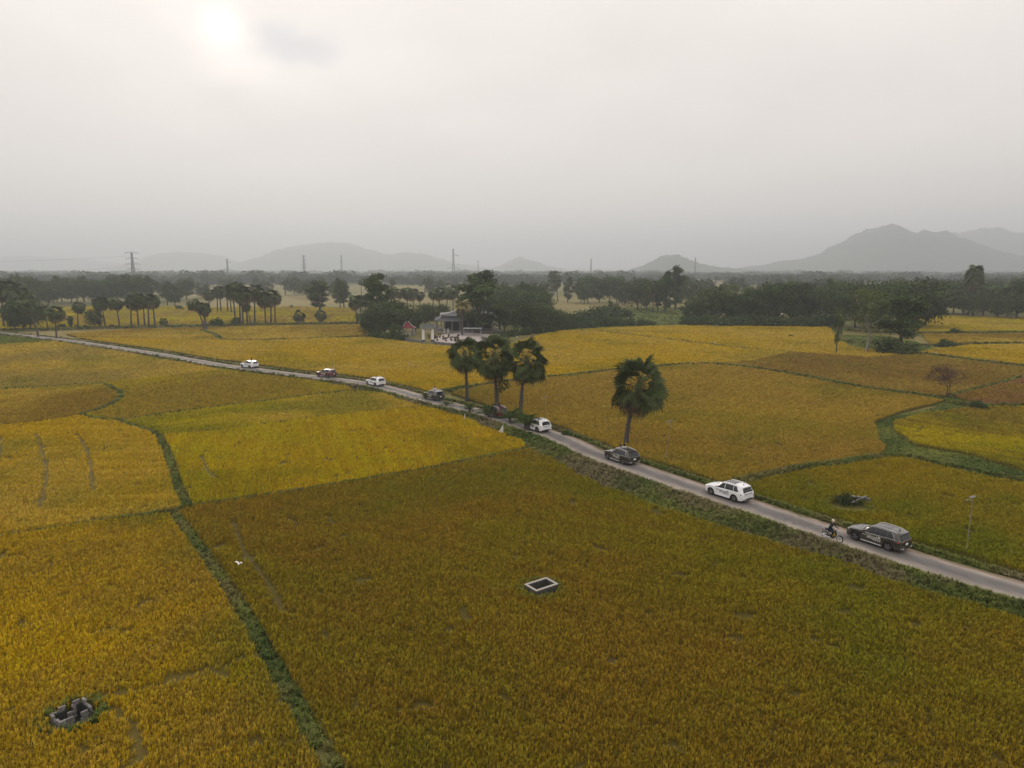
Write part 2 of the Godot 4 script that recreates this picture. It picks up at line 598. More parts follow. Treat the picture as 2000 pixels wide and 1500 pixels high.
func grass_tint(x: float, z: float) -> Color:
	var a := clampf(0.5 + 0.9 * n_mid.get_noise_2d(x * 0.7, z * 0.7) + rng.randf_range(-0.3, 0.3), 0, 1)
	return Color(0.068, 0.105, 0.022).lerp(Color(0.185, 0.205, 0.042), a)

func make_bunds() -> void:
	for e in [[2.15, -46.95, 1.35], [-22.2, -32.8, 1.25]]:
		var ring := PackedVector2Array()
		for k in 10: ring.append(Vector2(e[0] + cos(TAU * k / 10.0) * e[2], e[1] + sin(TAU * k / 10.0) * e[2]))
		clearings.append(ring)
	for e in [[2.07, -47.15, 1.15], [-22.3, -32.8, 1.15], [-21.1, -33.1, 0.55], [32.0, -65.0, 1.7]]: block(e[0], e[1], e[2])
	bund([-31.1, -62.81, -25, -54.36, -18.6, -45.25, -14.3, -38.62, -8.46, -29.59, -5.39, -25.41], 0.5, 0.2)
	bund([-59.24, -104.13, -54.81, -100.66, -49.09, -95.55, -44.36, -88.24, -39.9, -80.6, -34.51, -70.91, -30.93, -65.06], 0.52, 0.22)
	bund([-51.15, -53.34, -43.42, -57.31, -37.58, -60.7, -31.3, -64.49, -30.93, -65.06, -21.14, -70.57, -11.46, -76.84, 0, -85.71, 2.62, -88.24], 0.34, 0.28)
	bund([-66.67, -107.83, -59.24, -104.13, -52.24, -110.99, -43.42, -118.32, -29.59, -130.42, -24.24, -129.86], 0.42)
	bund([-48.01, -94.36, -37.14, -100.66, -27.08, -108.22, -14.33, -114.75], 0.22, 0.25)
	bund([-107.54, -127.7, -96.24, -131.53, -88.84, -135, -81.7, -138.03, -75.51, -132.67, -70.78, -126.65, -67.88, -120.18, -66.71, -113.47, -67.06, -108.22], 0.55)
	bund([-79.65, -98.04, -74.27, -100.66, -69.9, -103.06, -66.67, -107.83], 0.2, 0.2)
	bund([-13.12, -129.86, 0, -141.84, 10.84, -148.68, 22.87, -156.97, 34.53, -163.6, 46.44, -168.03, 55.71, -159.4, 61.52, -147.96, 65.71, -136.2, 70.05, -129.32, 73.33, -125.09, 74.94, -120.18, 76.85, -115.62, 84.92, -115.62, 100.79, -114.32], 0.9, 0.5)
	bund([24.03, -73.03, 28.17, -75.46, 32.58, -78.05, 38.3, -80.38, 42.64, -82.39, 46.38, -83.55, 48.63, -81.71, 49.85, -79.1, 52.21, -76.05, 54.61, -73.03, 60.26, -66.86], 0.95, 0.5)
	bund([107.79, -193, 112.19, -181.76, 115.49, -172.69, 119.06, -163.6, 125.99, -143.83], 1.2, 0.5)
	bund([77.91, -125.09, 86.62, -131.53, 98.55, -140.55, 108.44, -148.68, 133.73, -167.12], 0.5)
	bund([18.93, -262.33, 28.17, -260.17, 47.21, -233.2, 60.78, -209.83, 68.86, -197.89, 76.29, -193], 0.5)
	bund([-114.54, -262.33, -102.27, -244.06, -89.46, -224.86, -66.47, -229.8, -49.13, -238.51, -44.49, -236.71], 0.8)
	bund([-201.65, -253.89, -187.79, -260.17, -171.31, -266.77, -149.34, -276.09, -122.64, -283.52, -92.39, -291.35, -64.16, -296.82], 1.5, 0.6)
	bund([122.4, -273.7, 129.35, -255.95, 145.5, -251.86, 183.32, -253.89, 203.26, -255.95], 1.2, 0.4)
	bund([103.38, -223.26, 109.99, -217.09, 121.57, -209.83, 139.52, -214.13, 156.07, -215.6, 180.7, -217.09], 1.3, 0.4)
	for t in [[-14.85, -38.45, -16.44, -37.54, -17.32, -36.87, -19.04, -35.64, -20.6, -34.89, -21.88, -34.26], [-14.98, -38.4, -16.64, -37.33, -18.85, -35.83, -20.77, -34.71], [-65.09, -94.65, -59.29, -86.96, -52.75, -77.85, -48.54, -71.08, -44.64, -64.49], [-59.42, -94.65, -53.04, -86.21, -46.71, -76.24, -42.46, -69.24], [-68.81, -93.18, -63.22, -85.22, -58.94, -78.47], [-36.61, -76.44, -34.65, -77.85, -37.75, -83.55], [-34.65, -77.85, -31.68, -73.58], [-25.13, -61.21, -22.05, -55.1, -18.33, -49.42, -14.84, -43.68], [-20.74, -62.54, -18.61, -59.32], [-16.97, -62.54, -15.55, -59.82], [-20.46, -33.39, -18.89, -32.16, -17.54, -30.29, -17.12, -29.25], [55.8, -95.55, 58.29, -98.69, 60.31, -100.66]]:
		block_line(smooth_line(poly(t), 4), 0.30)

# ---------------------------------------------------------------- rice fields

const GOLD := Color(0.535, 0.372, 0.010)
const LIME := Color(0.480, 0.395, 0.008)
const GREEN := Color(0.165, 0.200, 0.012)
const BROWN := Color(0.325, 0.220, 0.028)
const STRAW := Color(0.540, 0.390, 0.050)

func rice_tint(f: Dictionary, x: float, z: float) -> Color:
	var a := n_low.get_noise_2d(x + f.s * 37.0, z) * 1.3
	var b := n_mid.get_noise_2d(x, z + f.s * 11.0)
	# sowing runs along the field: streaks a metre or two wide
	var an: float = 0.5 + f.s * 1.3
	var along := x * cos(an) + z * sin(an)
	var across := -x * sin(an) + z * cos(an)
	var run := n_mid.get_noise_2d(along * 0.25, across * 4.5)
	var c: Color = f.a.lerp(f.b, clampf(0.5 + a + 0.4 * b + 0.55 * run, 0.0, 1.0)) * (1.0 + 0.16 * run)
	var g: float = clampf((n_low.get_noise_2d(x * 1.7 + 400.0, z * 1.7 + f.s * 90.0) - 0.12) * 2.6 + 0.5 * b, 0.0, 1.0) * f.g
	return c.lerp(GREEN, g)

func blade_tuft(blades: int, spread: float, droop: float, width: float, sd: int) -> ArrayMesh:
	var r := RandomNumberGenerator.new()
	r.seed = sd
	var g := Geo.new()
	for i in blades:
		var an := r.randf() * TAU
		var o := Vector3(cos(an), 0, sin(an))
		var at := Vector3(r.randf_range(-1, 1), 0, r.randf_range(-1, 1)) * spread * 0.6
		var hh := r.randf_range(0.65, 1.0)
		var reach := r.randf_range(0.3, 1.0) * droop
		var side := Vector3(-o.z, 0, o.x) * width
		var m := at + o * reach * 0.35 + Vector3(0, hh * 0.72, 0)
		var tip := at + o * reach + Vector3(0, hh - reach * 0.35, 0)
		var shade := r.randf_range(0.85, 1.13)
		g.col = Color(shade, shade, shade)
		g.quad(at - side * 0.6, m - side, m + side, at + side * 0.6)
		g.t3(m - side, tip, m + side)
	return g.mesh()

func field(called: String, outline: Array, a: Color, b: Color, green: float, label: String, dens := 1.0, wob := 0.25) -> void:
	var f := {"a": a, "b": b, "g": green, "s": taken.get("rice_field", 0)}
	var outer := resample(poly(outline), 1.5, true, wob)
	var pieces := [outer]
	for s in bund_strips:
		var next := []
		for q in pieces:
			for r in Geometry2D.clip_polygons(q, s):
				if not Geometry2D.is_polygon_clockwise(r): next.append(r)
		if next.size() > 0: pieces = next
	# the standing crop as a rough sheet cut into cells
	var g := Geo.new()
	var xf := []
	var cols := PackedColorArray()
	for pc in pieces:
		var lo := Vector2(1e9, 1e9)
		var hi := -lo
		for q in pc:
			lo = lo.min(q); hi = hi.max(q)
		if hi.x - lo.x < 1.0 and hi.y - lo.y < 1.0: continue
		var cell := clampf(-hi.y / 22.0, 2.0, 14.0)
		var x := lo.x
		while x < hi.x:
			var z := lo.y
			while z < hi.y:
				var sq := PackedVector2Array([Vector2(x, z), Vector2(x + cell, z), Vector2(x + cell, z + cell), Vector2(x, z + cell)])
				var cut := Geometry2D.intersect_polygons(sq, pc)
				for hole in clearings:
					if absf(hole[0].x - x) > 6.0 or absf(hole[0].y - z) > 6.0: continue
					var left: Array[PackedVector2Array] = []
					for r in cut: left.append_array(Geometry2D.clip_polygons(r, hole))
					cut = left
				for r in cut:
					var ids := Geometry2D.triangulate_polygon(r)
					for k in range(0, ids.size(), 3):
						var t := [r[ids[k]], r[ids[k + 1]], r[ids[k + 2]]]
						if (t[1] - t[0]).cross(t[2] - t[0]) > 0: t.reverse()
						for q in [t[0], t[2], t[1]]:
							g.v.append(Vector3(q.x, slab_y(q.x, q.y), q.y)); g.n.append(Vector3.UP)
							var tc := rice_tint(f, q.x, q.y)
							g.c.append(tc.lerp(Color(0.040, 0.034, 0.015), 0.84))  # wet mud tone, kept extra dark to paint in shade between plants
				z += cell
			x += cell
		# skirt down to the mud along the edge
		for i in pc.size():
			var p0: Vector2 = pc[i]
			var p1: Vector2 = pc[(i + 1) % pc.size()]
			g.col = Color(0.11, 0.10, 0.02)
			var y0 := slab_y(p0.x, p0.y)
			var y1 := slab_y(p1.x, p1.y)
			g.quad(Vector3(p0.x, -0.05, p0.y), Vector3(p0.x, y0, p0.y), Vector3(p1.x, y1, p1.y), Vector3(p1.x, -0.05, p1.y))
		# plants
		var zz := minf(hi.y, -22.0)
		while zz > lo.y:
			var sp := spacing(zz) / sqrt(dens)
			var xx := maxf(lo.x, -(-zz * 0.76 + 9.0))
			var x_end := minf(hi.x, -zz * 0.76 + 9.0)
			while xx < x_end:
				var q := Vector2(xx + rng.randf_range(-0.5, 0.5) * sp, zz + rng.randf_range(-0.5, 0.5) * sp)
				xx += sp
				if n_fine.get_noise_2d(q.x * 0.55 + 50.0, q.y * 0.55) > 0.57: continue
				if blocked(q.x, q.y) or not Geometry2D.is_point_in_polygon(q, pc): continue
				var big := maxf(1.0, sp / 0.24)
				xf.append(put_at(q.x, slab_y(q.x, q.y) - 0.14, q.y, rng.randf() * TAU, big * rng.randf_range(0.8, 1.2), rng.randf_range(0.42, 0.62) + 0.10 * n_mid.get_noise_2d(q.x * 3.0, q.y * 3.0)))
				var tc := rice_tint(f, q.x, q.y)
				var amp := clampf(10.0 / -q.y, 0.08, 0.20)
				var v := 1.0 + rng.randf_range(-amp, amp)
				cols.append(Color(tc.r * v * rng.randf_range(0.93, 1.07), tc.g * v, tc.b * v))
			zz -= sp
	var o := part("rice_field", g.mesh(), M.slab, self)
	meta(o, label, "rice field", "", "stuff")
	if xf.size() > 0:
		scatter("rice_plants", rice_mesh, M.rice, xf, cols, o)
	total_plants += xf.size()

var total_plants := 0
var rice_mesh: ArrayMesh

func slab_y(x: float, z: float) -> float:
	return 0.40 + 0.06 * n_mid.get_noise_2d(x * 2.0, z * 2.0) + 0.05 * n_low.get_noise_2d(x * 2.0, z * 2.0)

func spacing(z: float) -> float:
	var d := -z
	if d < 60.0: return 0.205
	return 0.205 * pow(d / 60.0, 0.80)

func make_fields() -> void:
	rice_mesh = blade_tuft(11, 0.20, 0.20, 0.020, 77)
	field("rice_field", [-30.93, -65.06, -21.14, -70.57, -11.46, -76.84, 0, -85.71, 2.57, -86.71, 8.25, -73.58, 14.44, -63.92, 19.1, -58.72, 23.18, -54.47, 28.61, -47.25, 33, -42.67, 36.23, -38.73, 40.05, -33.82, 28.28, -22.8, -4.88, -24.9, -8.46, -29.59, -14.3, -38.62, -18.6, -45.25, -25, -54.36, -31.1, -62.81], Color(0.300, 0.202, 0.019), Color(0.270, 0.220, 0.015), 0.4, "brownish ripe rice around the rectangular concrete tank")
	field("rice_field", [-31.1, -62.81, -25, -54.36, -18.6, -45.25, -14.3, -38.62, -8.46, -29.59, -5.39, -25.41, -35.22, -25.41, -61.84, -47.41, -51.15, -53.34, -43.42, -57.31, -37.58, -60.7], GOLD, Color(0.38, 0.26, 0.03), 0.45, "golden ripe rice around the broken block tank")
	field("rice_field", [-30.93, -65.06, -34.51, -70.91, -39.9, -80.6, -44.36, -88.24, -49.09, -95.55, -54.81, -100.66, -59.24, -104.13, -66.67, -107.83, -69.9, -103.06, -74.27, -100.66, -79.65, -98.04, -88.38, -90.38, -55.59, -51.31, -51.15, -53.34, -43.42, -57.31, -37.58, -60.7, -31.3, -64.49], GOLD, STRAW, 0.3, "orange gold rice with two long curved wheel tracks through it")
	field("rice_field", [-48.01, -94.36, -37.14, -100.66, -27.08, -108.22, -14.33, -114.75, -11.39, -110.58, -7.02, -105.95, -4.06, -99.99, -1.78, -96.47, 1.01, -90.92, 1.95, -87.73, 0, -85.71, -11.46, -76.84, -21.14, -70.57, -30.93, -65.06, -34.51, -70.91, -39.9, -80.6, -44.36, -88.24], GOLD, LIME, 0.35, "yellow rice between the grassy ditch and the road where young palms stand")
	field("rice_field", [-59.24, -104.13, -52.24, -110.99, -43.42, -118.32, -29.59, -130.42, -23.94, -128.24, -16.25, -116.51, -14.33, -114.75, -27.08, -108.22, -37.14, -100.66, -48.01, -94.36, -54.81, -100.66], LIME, STRAW, 0.5, "narrow strip of yellow green rice between two bunds")
	field("rice_field", [-66.67, -107.83, -59.24, -104.13, -52.24, -110.99, -43.42, -118.32, -29.59, -130.42, -31.59, -135, -47.27, -147.26, -64.35, -157.77, -65.06, -156.97, -74.51, -145.87, -81.7, -138.03, -75.51, -132.67, -70.78, -126.65, -67.88, -120.18, -66.71, -113.47], LIME, Color(0.36, 0.265, 0.03), 0.3, "bright lime yellow rice below the road beside the hooked bund")
	field("rice_field", [-143.43, -223.26, -116.95, -201.72, -91.35, -179.67, -67.66, -160.22, -65.06, -156.97, -74.51, -145.87, -81.7, -138.03, -88.84, -135, -96.24, -131.53, -107.54, -127.7, -175.91, -211.24, -152.97, -211.24], STRAW, Color(0.38, 0.29, 0.06), 0.35, "pale straw rice below the road beyond the hooked bund")
	field("rice_field", [-107.54, -127.7, -96.24, -131.53, -88.84, -135, -81.7, -138.03, -75.51, -132.67, -70.78, -126.65, -67.88, -120.18, -66.71, -113.47, -67.06, -108.22, -69.9, -103.06, -74.27, -100.66, -79.65, -98.04, -88.84, -96.17], STRAW, BROWN, 0.5, "dull straw rice enclosed by the hooked bund")
	field("rice_field", [-173.67, -240.33, -156.2, -229.8, -143.08, -221.69, -142.02, -215.6, -153.99, -212.67, -175.91, -211.24, -204.33, -245.96], GREEN, Color(0.17, 0.20, 0.03), 0.5, "small green unripe paddy below the road by the leaning palm")
	field("rice_field", [22.56, -71.78, 24.03, -73.03, 28.17, -75.46, 32.58, -78.05, 38.3, -80.38, 42.64, -82.39, 46.38, -83.55, 48.63, -81.71, 49.85, -79.1, 52.21, -76.05, 54.61, -73.03, 60.26, -66.86, 67.66, -61.87, 44.96, -39.87, 40.68, -44.74, 38.31, -50.13, 33.43, -56.52, 29.74, -61.6, 27.23, -64.63, 24.69, -68.59], Color(0.35, 0.262, 0.016), Color(0.25, 0.218, 0.018), 0.7, "mottled green and gold rice with an overgrown slab beside the road")
	field("rice_field", [56.61, -103.06, 62.84, -108.22, 71.35, -111.8, 76.29, -114.75, 84.3, -114.75, 100.06, -113.47, 74.14, -76.44, 61.35, -71.26, 57.75, -77.44, 56.58, -84.74, 52.35, -89.3, 53.78, -96.78], Color(0.30, 0.225, 0.03), LIME, 0.55, "olive gold rice inside the broad curved grass strip")
	field("rice_field", [-11.27, -128.24, 0, -141.84, 10.84, -148.68, 22.87, -156.97, 34.53, -163.6, 46.44, -168.03, 55.71, -159.4, 61.52, -147.96, 65.71, -136.2, 70.05, -129.32, 73.33, -125.09, 73.77, -119.71, 62.03, -110.99, 54.07, -103.77, 53.57, -103.06, 49.23, -93.18, 46.84, -86.46, 42.64, -82.39, 38.3, -80.38, 32.58, -78.05, 28.17, -75.46, 24.03, -73.03, 22.39, -73.03, 20.84, -75.46, 16.24, -82.39, 11.21, -91.76, 6.68, -100.66, 0.81, -109.78, -3.4, -115.62], Color(0.445, 0.318, 0.040), Color(0.395, 0.272, 0.042), 0.3, "broad orange tan rice behind the single tall palm")
	field("rice_field", [-144.36, -234.95, -116.32, -229.8, -97.72, -223.26, -89.46, -224.86, -66.47, -229.8, -48.4, -234.95, -26.18, -212.67, -18, -207.05, 0, -212.67, 10.66, -245.96, 18.78, -260.17, 28.17, -260.17, 47.21, -233.2, 60.78, -209.83, 68.86, -197.89, 76.29, -193, 59.32, -173.66, 46.44, -168.03, 34.53, -163.6, 22.87, -156.97, 10.84, -148.68, 0, -141.84, -13.12, -129.86, -14.37, -128.24, -18.6, -133.83, -28.29, -145.18, -40.7, -153.85, -51.59, -161.05, -63.37, -169.86, -75.26, -178.64, -102.33, -201.72, -128.32, -221.69], STRAW, GOLD, 0.3, "straw gold rice between the road and the temple yard")
	field("rice_field", [-155.78, -247.9, -144.36, -266.77, -118.45, -273.7, -89.94, -283.52, -62.43, -288.7, -53.52, -260.17, -49.13, -238.51, -66.47, -229.8, -89.46, -224.86, -97.72, -223.26, -116.32, -229.8, -145.43, -236.71], STRAW, BROWN, 0.3, "straw rice in front of the long row of palms")
	field("rice_field", [18.93, -262.33, 35.23, -271.35, 55.72, -281, 70.12, -286.09, 100.43, -278.53, 123.46, -276.09, 103.38, -223.26, 98.35, -205.69, 105.98, -187.22, 91.35, -179.67, 76.29, -193, 68.86, -197.89, 60.78, -209.83, 47.21, -233.2, 28.17, -260.17], STRAW, GOLD, 0.3, "straw gold rice in front of the dark grove")
	field("rice_field", [46.44, -168.03, 59.32, -173.66, 76.29, -193, 91.35, -179.67, 106.5, -190.65, 110.92, -179.67, 114.25, -170.79, 117.85, -161.89, 120.99, -150.85, 108.44, -148.68, 98.55, -140.55, 86.62, -131.53, 77.91, -125.09, 73.91, -126.12, 70.63, -130.42, 66.28, -137.41, 62.1, -149.39, 56.28, -161.05], Color(0.38, 0.27, 0.05), Color(0.29, 0.19, 0.036), 0.2, "tan rice with a brown patch behind the bare tree")
	field("rice_field", [78.7, -124.59, 85.9, -130.42, 97.68, -139.28, 106.94, -146.56, 129.57, -154.62, 98.02, -116.06, 85.87, -116.95, 77.71, -116.95], BROWN, Color(0.29, 0.16, 0.07), 0.2, "reddish brown rice beside the bare tree")
	field("rice_field", [109.27, -190.65, 120.57, -200.43, 137.67, -211.24, 153.99, -212.67, 177.09, -212.67, 127.73, -145.87, 120.3, -165.34, 116.76, -174.63, 113.49, -183.91], STRAW, GOLD, 0.3, "gold rice beyond the double bund to the side of the big dark tree")
	field("rice_field", [142.14, -245.96, 180.45, -249.86, 209.16, -251.86, 181.94, -218.6, 157.13, -217.09, 140.46, -215.6, 125.43, -211.24], STRAW, BROWN, 0.3, "straw rice behind the small lone bush")
	field("rice_field", [140.6, -278.53, 203.36, -349.08, 238.12, -330.9, 277.18, -320.86, 214.22, -258.04, 186.27, -258.04, 147.83, -255.95], STRAW, LIME, 0.4, "pale rice at the feet of the tallest palm")
	field("rice_field", [-274.84, -407.13, -237.31, -440.9, -173.99, -417.81, -135.51, -429.05, -91.8, -412.4, -65.37, -302.49, -94.1, -296.82, -124.85, -288.7, -151.96, -281, -174.21, -271.35, -190.89, -264.53, -256.64, -356.92], Color(0.40, 0.29, 0.05), LIME, 0.4, "yellow rice behind the long row of palms")
	print("rice plants ", total_plants)

func make_verges() -> void:
	# weeds over both slopes of the road
	var line := resample(smooth_line(centre, 2), 1.0)
	for i in line.size() - 1:
		var d := (line[i + 1] - line[i]).normalized()
		var nrm := Vector2(-d.y, d.x)
		var wn := clampf(dist_to_line(line[i], toe), 2.2, 6.5)
		var far := clampf(-line[i].y / 60.0, 1.0, 4.0)
		var seg := line[i].distance_to(line[i + 1])
		for side in [1.0, -1.0]:
			var w0: float = 1.75 if side > 0 else 2.35
			var w1: float = wn + 0.5 if side > 0 else 4.0
			var count := int(seg * (w1 - w0) * 34.0 / (far * far) + rng.randf())
			for k in count:
				var t := rng.randf()
				var o := lerpf(w0, w1, t)
				var q: Vector2 = line[i].lerp(line[i + 1], rng.randf()) + nrm * o * side
				if not in_view(q.x, q.y): continue
				var dry := n_mid.get_noise_2d(q.x * 0.9, q.y * 0.9) + 0.25 * n_fine.get_noise_2d(q.x, q.y)
				if dry > 0.34 and rng.randf() < 0.4: continue
				var y := lerpf(0.68, 0.02, smoothstep(0.0, 1.0, t)) - 0.03
				grass_xf.append(put_at(q.x, y, q.y, rng.randf() * TAU, far * rng.randf_range(0.8, 1.5), rng.randf_range(0.3, 0.75) * (1.0 if t > 0.12 else 0.5), rng.randf_range(-0.3, 0.3)))
				var c := grass_tint(q.x, q.y)
				c = c.lerp(Color(0.20, 0.165, 0.085), clampf(0.25 + dry * 1.6 + rng.randf_range(-0.2, 0.3), 0.0, 0.85))
				grass_col.append(c)
	# broad grass where two fields part, and the trampled patch round the bare tree
	grass_patch([53.57, -103.06, 59.34, -108.22, 66.47, -113.05, 73.53, -117.86, 75.86, -116.06, 71.51, -111.8, 62.71, -107.83, 56.57, -102.71, 53.66, -96.17, 52.2, -89.03, 56.43, -84.5, 57.6, -77.24, 61.06, -70.91, 57.75, -66.86, 54.61, -73.03, 49.47, -78.47, 47.19, -83.55, 41.94, -81.71, 46.84, -86.46, 49.23, -93.18], 1.6)
	grass_patch([71.78, -125.61, 77.96, -131.53, 80.8, -129.86, 83.15, -126.12, 76.99, -115.19, 71.39, -114.32, 70.6, -118.78], 1.0)
	grass_patch([98.53, -223.26, 115.49, -245.96, 127.93, -245.96, 127.6, -223.26, 120.57, -200.43, 105.48, -183.91, 99.58, -190.65, 94.16, -203.03], 1.0)
	grass_patch([15.02, -260.17, 56.21, -283.52, 73.4, -299.63, 110.87, -429.05, 61.59, -429.05, 19.45, -337.94], 0.7)
	for e in [[2.07, -47.15, 1.75, 1.0], [-22.3, -32.8, 1.6, 1.0], [32.0, -65.0, 2.3, 1.6]]:
		for k in 260:
			var an := rng.randf() * TAU
			var rr: float = lerpf(e[3], e[2], sqrt(rng.randf()))
			grass_xf.append(put_at(e[0] + cos(an) * rr, 0.0, e[1] + sin(an) * rr, rng.randf() * TAU, rng.randf_range(0.8, 1.3), rng.randf_range(0.5, 0.95), rng.randf_range(-0.3, 0.3)))
			grass_col.append(grass_tint(e[0] + an, e[1]))
	var grass_mesh := blade_tuft(10, 0.16, 0.4, 0.024, 99)
	var gm := scatter("roadside_grass", grass_mesh, M.grass, grass_xf, grass_col, self)
	meta(gm, "green and dry grass growing on the road slopes and field bunds", "grass")
	print("grass ", grass_xf.size())

func grass_patch(outline: Array, dens: float) -> void:
	var p := poly(outline)
	var turf := Geo.new()
	var ids := Geometry2D.triangulate_polygon(p)
	turf.col = Color(0.105, 0.125, 0.032)
	for k in range(0, ids.size(), 3):
		turf.t3(Vector3(p[ids[k]].x, 0.06, p[ids[k]].y), Vector3(p[ids[k + 1]].x, 0.06, p[ids[k + 1]].y), Vector3(p[ids[k + 2]].x, 0.06, p[ids[k + 2]].y))
	for k in turf.n.size(): turf.n[k] = Vector3.UP
	structure("grass_strip", turf.mesh(), M.soil)
	var lo := Vector2(1e9, 1e9)
	var hi := -lo
	for q in p:
		lo = lo.min(q); hi = hi.max(q)
	var z := hi.y
	while z > lo.y:
		var sp := spacing(z) * 0.95 / sqrt(dens)
		var x := lo.x
		while x < hi.x:
			var q := Vector2(x + rng.randf_range(-0.5, 0.5) * sp, z + rng.randf_range(-0.5, 0.5) * sp)
			x += sp
			if in_view(q.x, q.y) and Geometry2D.is_point_in_polygon(q, p):
				grass_xf.append(put_at(q.x, 0.0, q.y, rng.randf() * TAU, maxf(1.0, sp / 0.26) * rng.randf_range(0.8, 1.3), rng.randf_range(0.14, 0.36), rng.randf_range(-0.5, 0.5)))
				grass_col.append(grass_tint(q.x, q.y) * 1.15)
		z -= sp

# ---------------------------------------------------------------- trees

var kinds := {}

func leafy(g: Geo, r: RandomNumberGenerator, at: Vector3, rad: Vector3, count: int, size: float, a: Color, b: Color) -> void:
	for i in count:
		var d := Vector3(r.randfn(), r.randfn(), r.randfn()).normalized()
		var p := at + d * rad * (pow(r.randf(), 0.30) if r.randf() < 0.8 else r.randf_range(0.9, 1.45))
		var nn := (d * 0.5 + Vector3(r.randfn(), r.randfn() + 0.3, r.randfn()) * 0.6).normalized()
		var s := nn.cross(Vector3(r.randfn(), r.randfn(), r.randfn())).normalized()
		var q := nn.cross(s)
		var z := size * r.randf_range(0.6, 1.3)
		g.col = a.lerp(b, r.randf()) * r.randf_range(0.8, 1.15)
		g.quad(p - s * z, p + q * z * 0.55, p + s * z, p - q * z * 0.55)

func limb(g: Geo, r: RandomNumberGenerator, a: Vector3, b: Vector3, ra: float, rb: float, bend := 0.12, sides := 6) -> void:
	var path := []
	var radii := []
	var off := Vector3(r.randfn(), 0, r.randfn()) * a.distance_to(b) * bend
	for i in 5:
		var t := i / 4.0
		path.append(a.lerp(b, t) + off * sin(t * PI))
		radii.append(lerpf(ra, rb, t))
	g.tube(path, radii, sides, false)

func broad_tree(sd: int, h: float, wide: float, low: float, clumps: int, per: int, size: float, a: Color, b: Color, bark: Material) -> Node3D:
	# h tall, crown from low*h upwards and wide*h across
	var r := RandomNumberGenerator.new()
	r.seed = sd
	var wood := Geo.new()
	var crown := Geo.new()
	var fork := Vector3(r.randfn() * 0.02 * h, h * (low + 0.12), r.randfn() * 0.02 * h)
	limb(wood, r, Vector3(0, -0.2, 0), fork, h * 0.028, h * 0.018, 0.05, 8)
	var cr := h * wide * 0.5
	for i in clumps:
		var t := (i + 0.5) / clumps
		var an := i * 2.4 + r.randf()
		var yy := lerpf(low * h + cr * 0.25, h * 0.93, pow(t, 0.85))
		var env := sin(PI * clampf((yy / h - low) / (1.05 - low), 0.06, 1.0) * 0.88 + 0.16)
		var rr := cr * env * r.randf_range(0.25, 1.12)
		yy += r.randfn() * 0.035 * h
		var at := Vector3(cos(an) * rr, yy, sin(an) * rr)
		var cs := h * wide * r.randf_range(0.09, 0.24)
		var tone := r.randf_range(0.7, 1.5)
		if i % 3 == 0:
			limb(wood, r, fork - Vector3(0, h * 0.05, 0), at, h * 0.012, h * 0.003, 0.1, 5)
		leafy(crown, r, at, Vector3(cs, cs * r.randf_range(0.6, 0.9), cs), per, size, a * tone, b * tone)
	var o := Node3D.new()
	part("trunk", wood.mesh(), bark, o)
	part("crown", crown.mesh(), M.leaf, o)
	return o

func fan_leaf(r: RandomNumberGenerator, petiole: float, rad: float, leaflets: int, green: Color, stalk: Color, droop: float, hang := 0.75) -> Geo:
	var g := Geo.new()
	g.col = stalk
	var hub := Vector3(petiole, 0, 0)
	var w := 0.055
	g.quad(Vector3(0, 0, -w), Vector3(0, 0, w), hub + Vector3(0, 0, w * 0.5), hub - Vector3(0, 0, w * 0.5))
	g.quad(Vector3(0, -w, 0), Vector3(0, w, 0), hub + Vector3(0, w * 0.5, 0), hub - Vector3(0, w * 0.5, 0))
	var span := deg_to_rad(132.0)
	for k in leaflets:
		var t := (k + 0.5) / leaflets * 2.0 - 1.0
		var an := t * span
		var d := Vector3(cos(an) * cos(hang), -cos(an) * sin(hang), sin(an))
		var s := Vector3(-sin(an) * cos(hang), sin(an) * sin(hang), cos(an))
		var rr := rad * (1.0 - 0.22 * absf(t)) * r.randf_range(0.9, 1.06)
		var half := 0.68 * rr * tan(span / leaflets) * 1.02
		var cup := Vector3(0, 0.16 * rad * cos(an * 0.5), 0)
		var m := hub + d * rr * 0.68 + cup * 0.6 + Vector3(0, r.randf_range(-0.03, 0.03), 0)
		var tip := hub + d * rr + Vector3(0, -droop * rr * r.randf_range(0.5, 1.3), 0) + s * r.randf_range(-0.05, 0.05)
		g.col = green * r.randf_range(0.8, 1.2)
		g.t3(hub, m - s * half, m + s * half + Vector3(0, 0.04, 0))
		g.t3(m - s * half * 0.8, tip, m + s * half * 0.8)
	return g

func palm_leaf_basis(i: int, count: int, r: RandomNumberGenerator) -> Array:
	# golden-angle whorl: young leaves stand up, old ones hang
	var t := (i + 0.5) / count
	var el := lerpf(1.35, -0.98, pow(t, 0.74)) + r.randf_range(-0.12, 0.12)
	var an := i * 2.39996 + r.randf_range(-0.15, 0.15)
	var x := Vector3(cos(an) * cos(el), sin(el), sin(an) * cos(el))
	var up := Vector3.UP
	var z := x.cross(up).normalized()
	var y := z.cross(x).normalized()
	var b := Basis(x, y, z) * Basis(Vector3.RIGHT, r.randf_range(-1.3, 1.3))
	return [b, t]

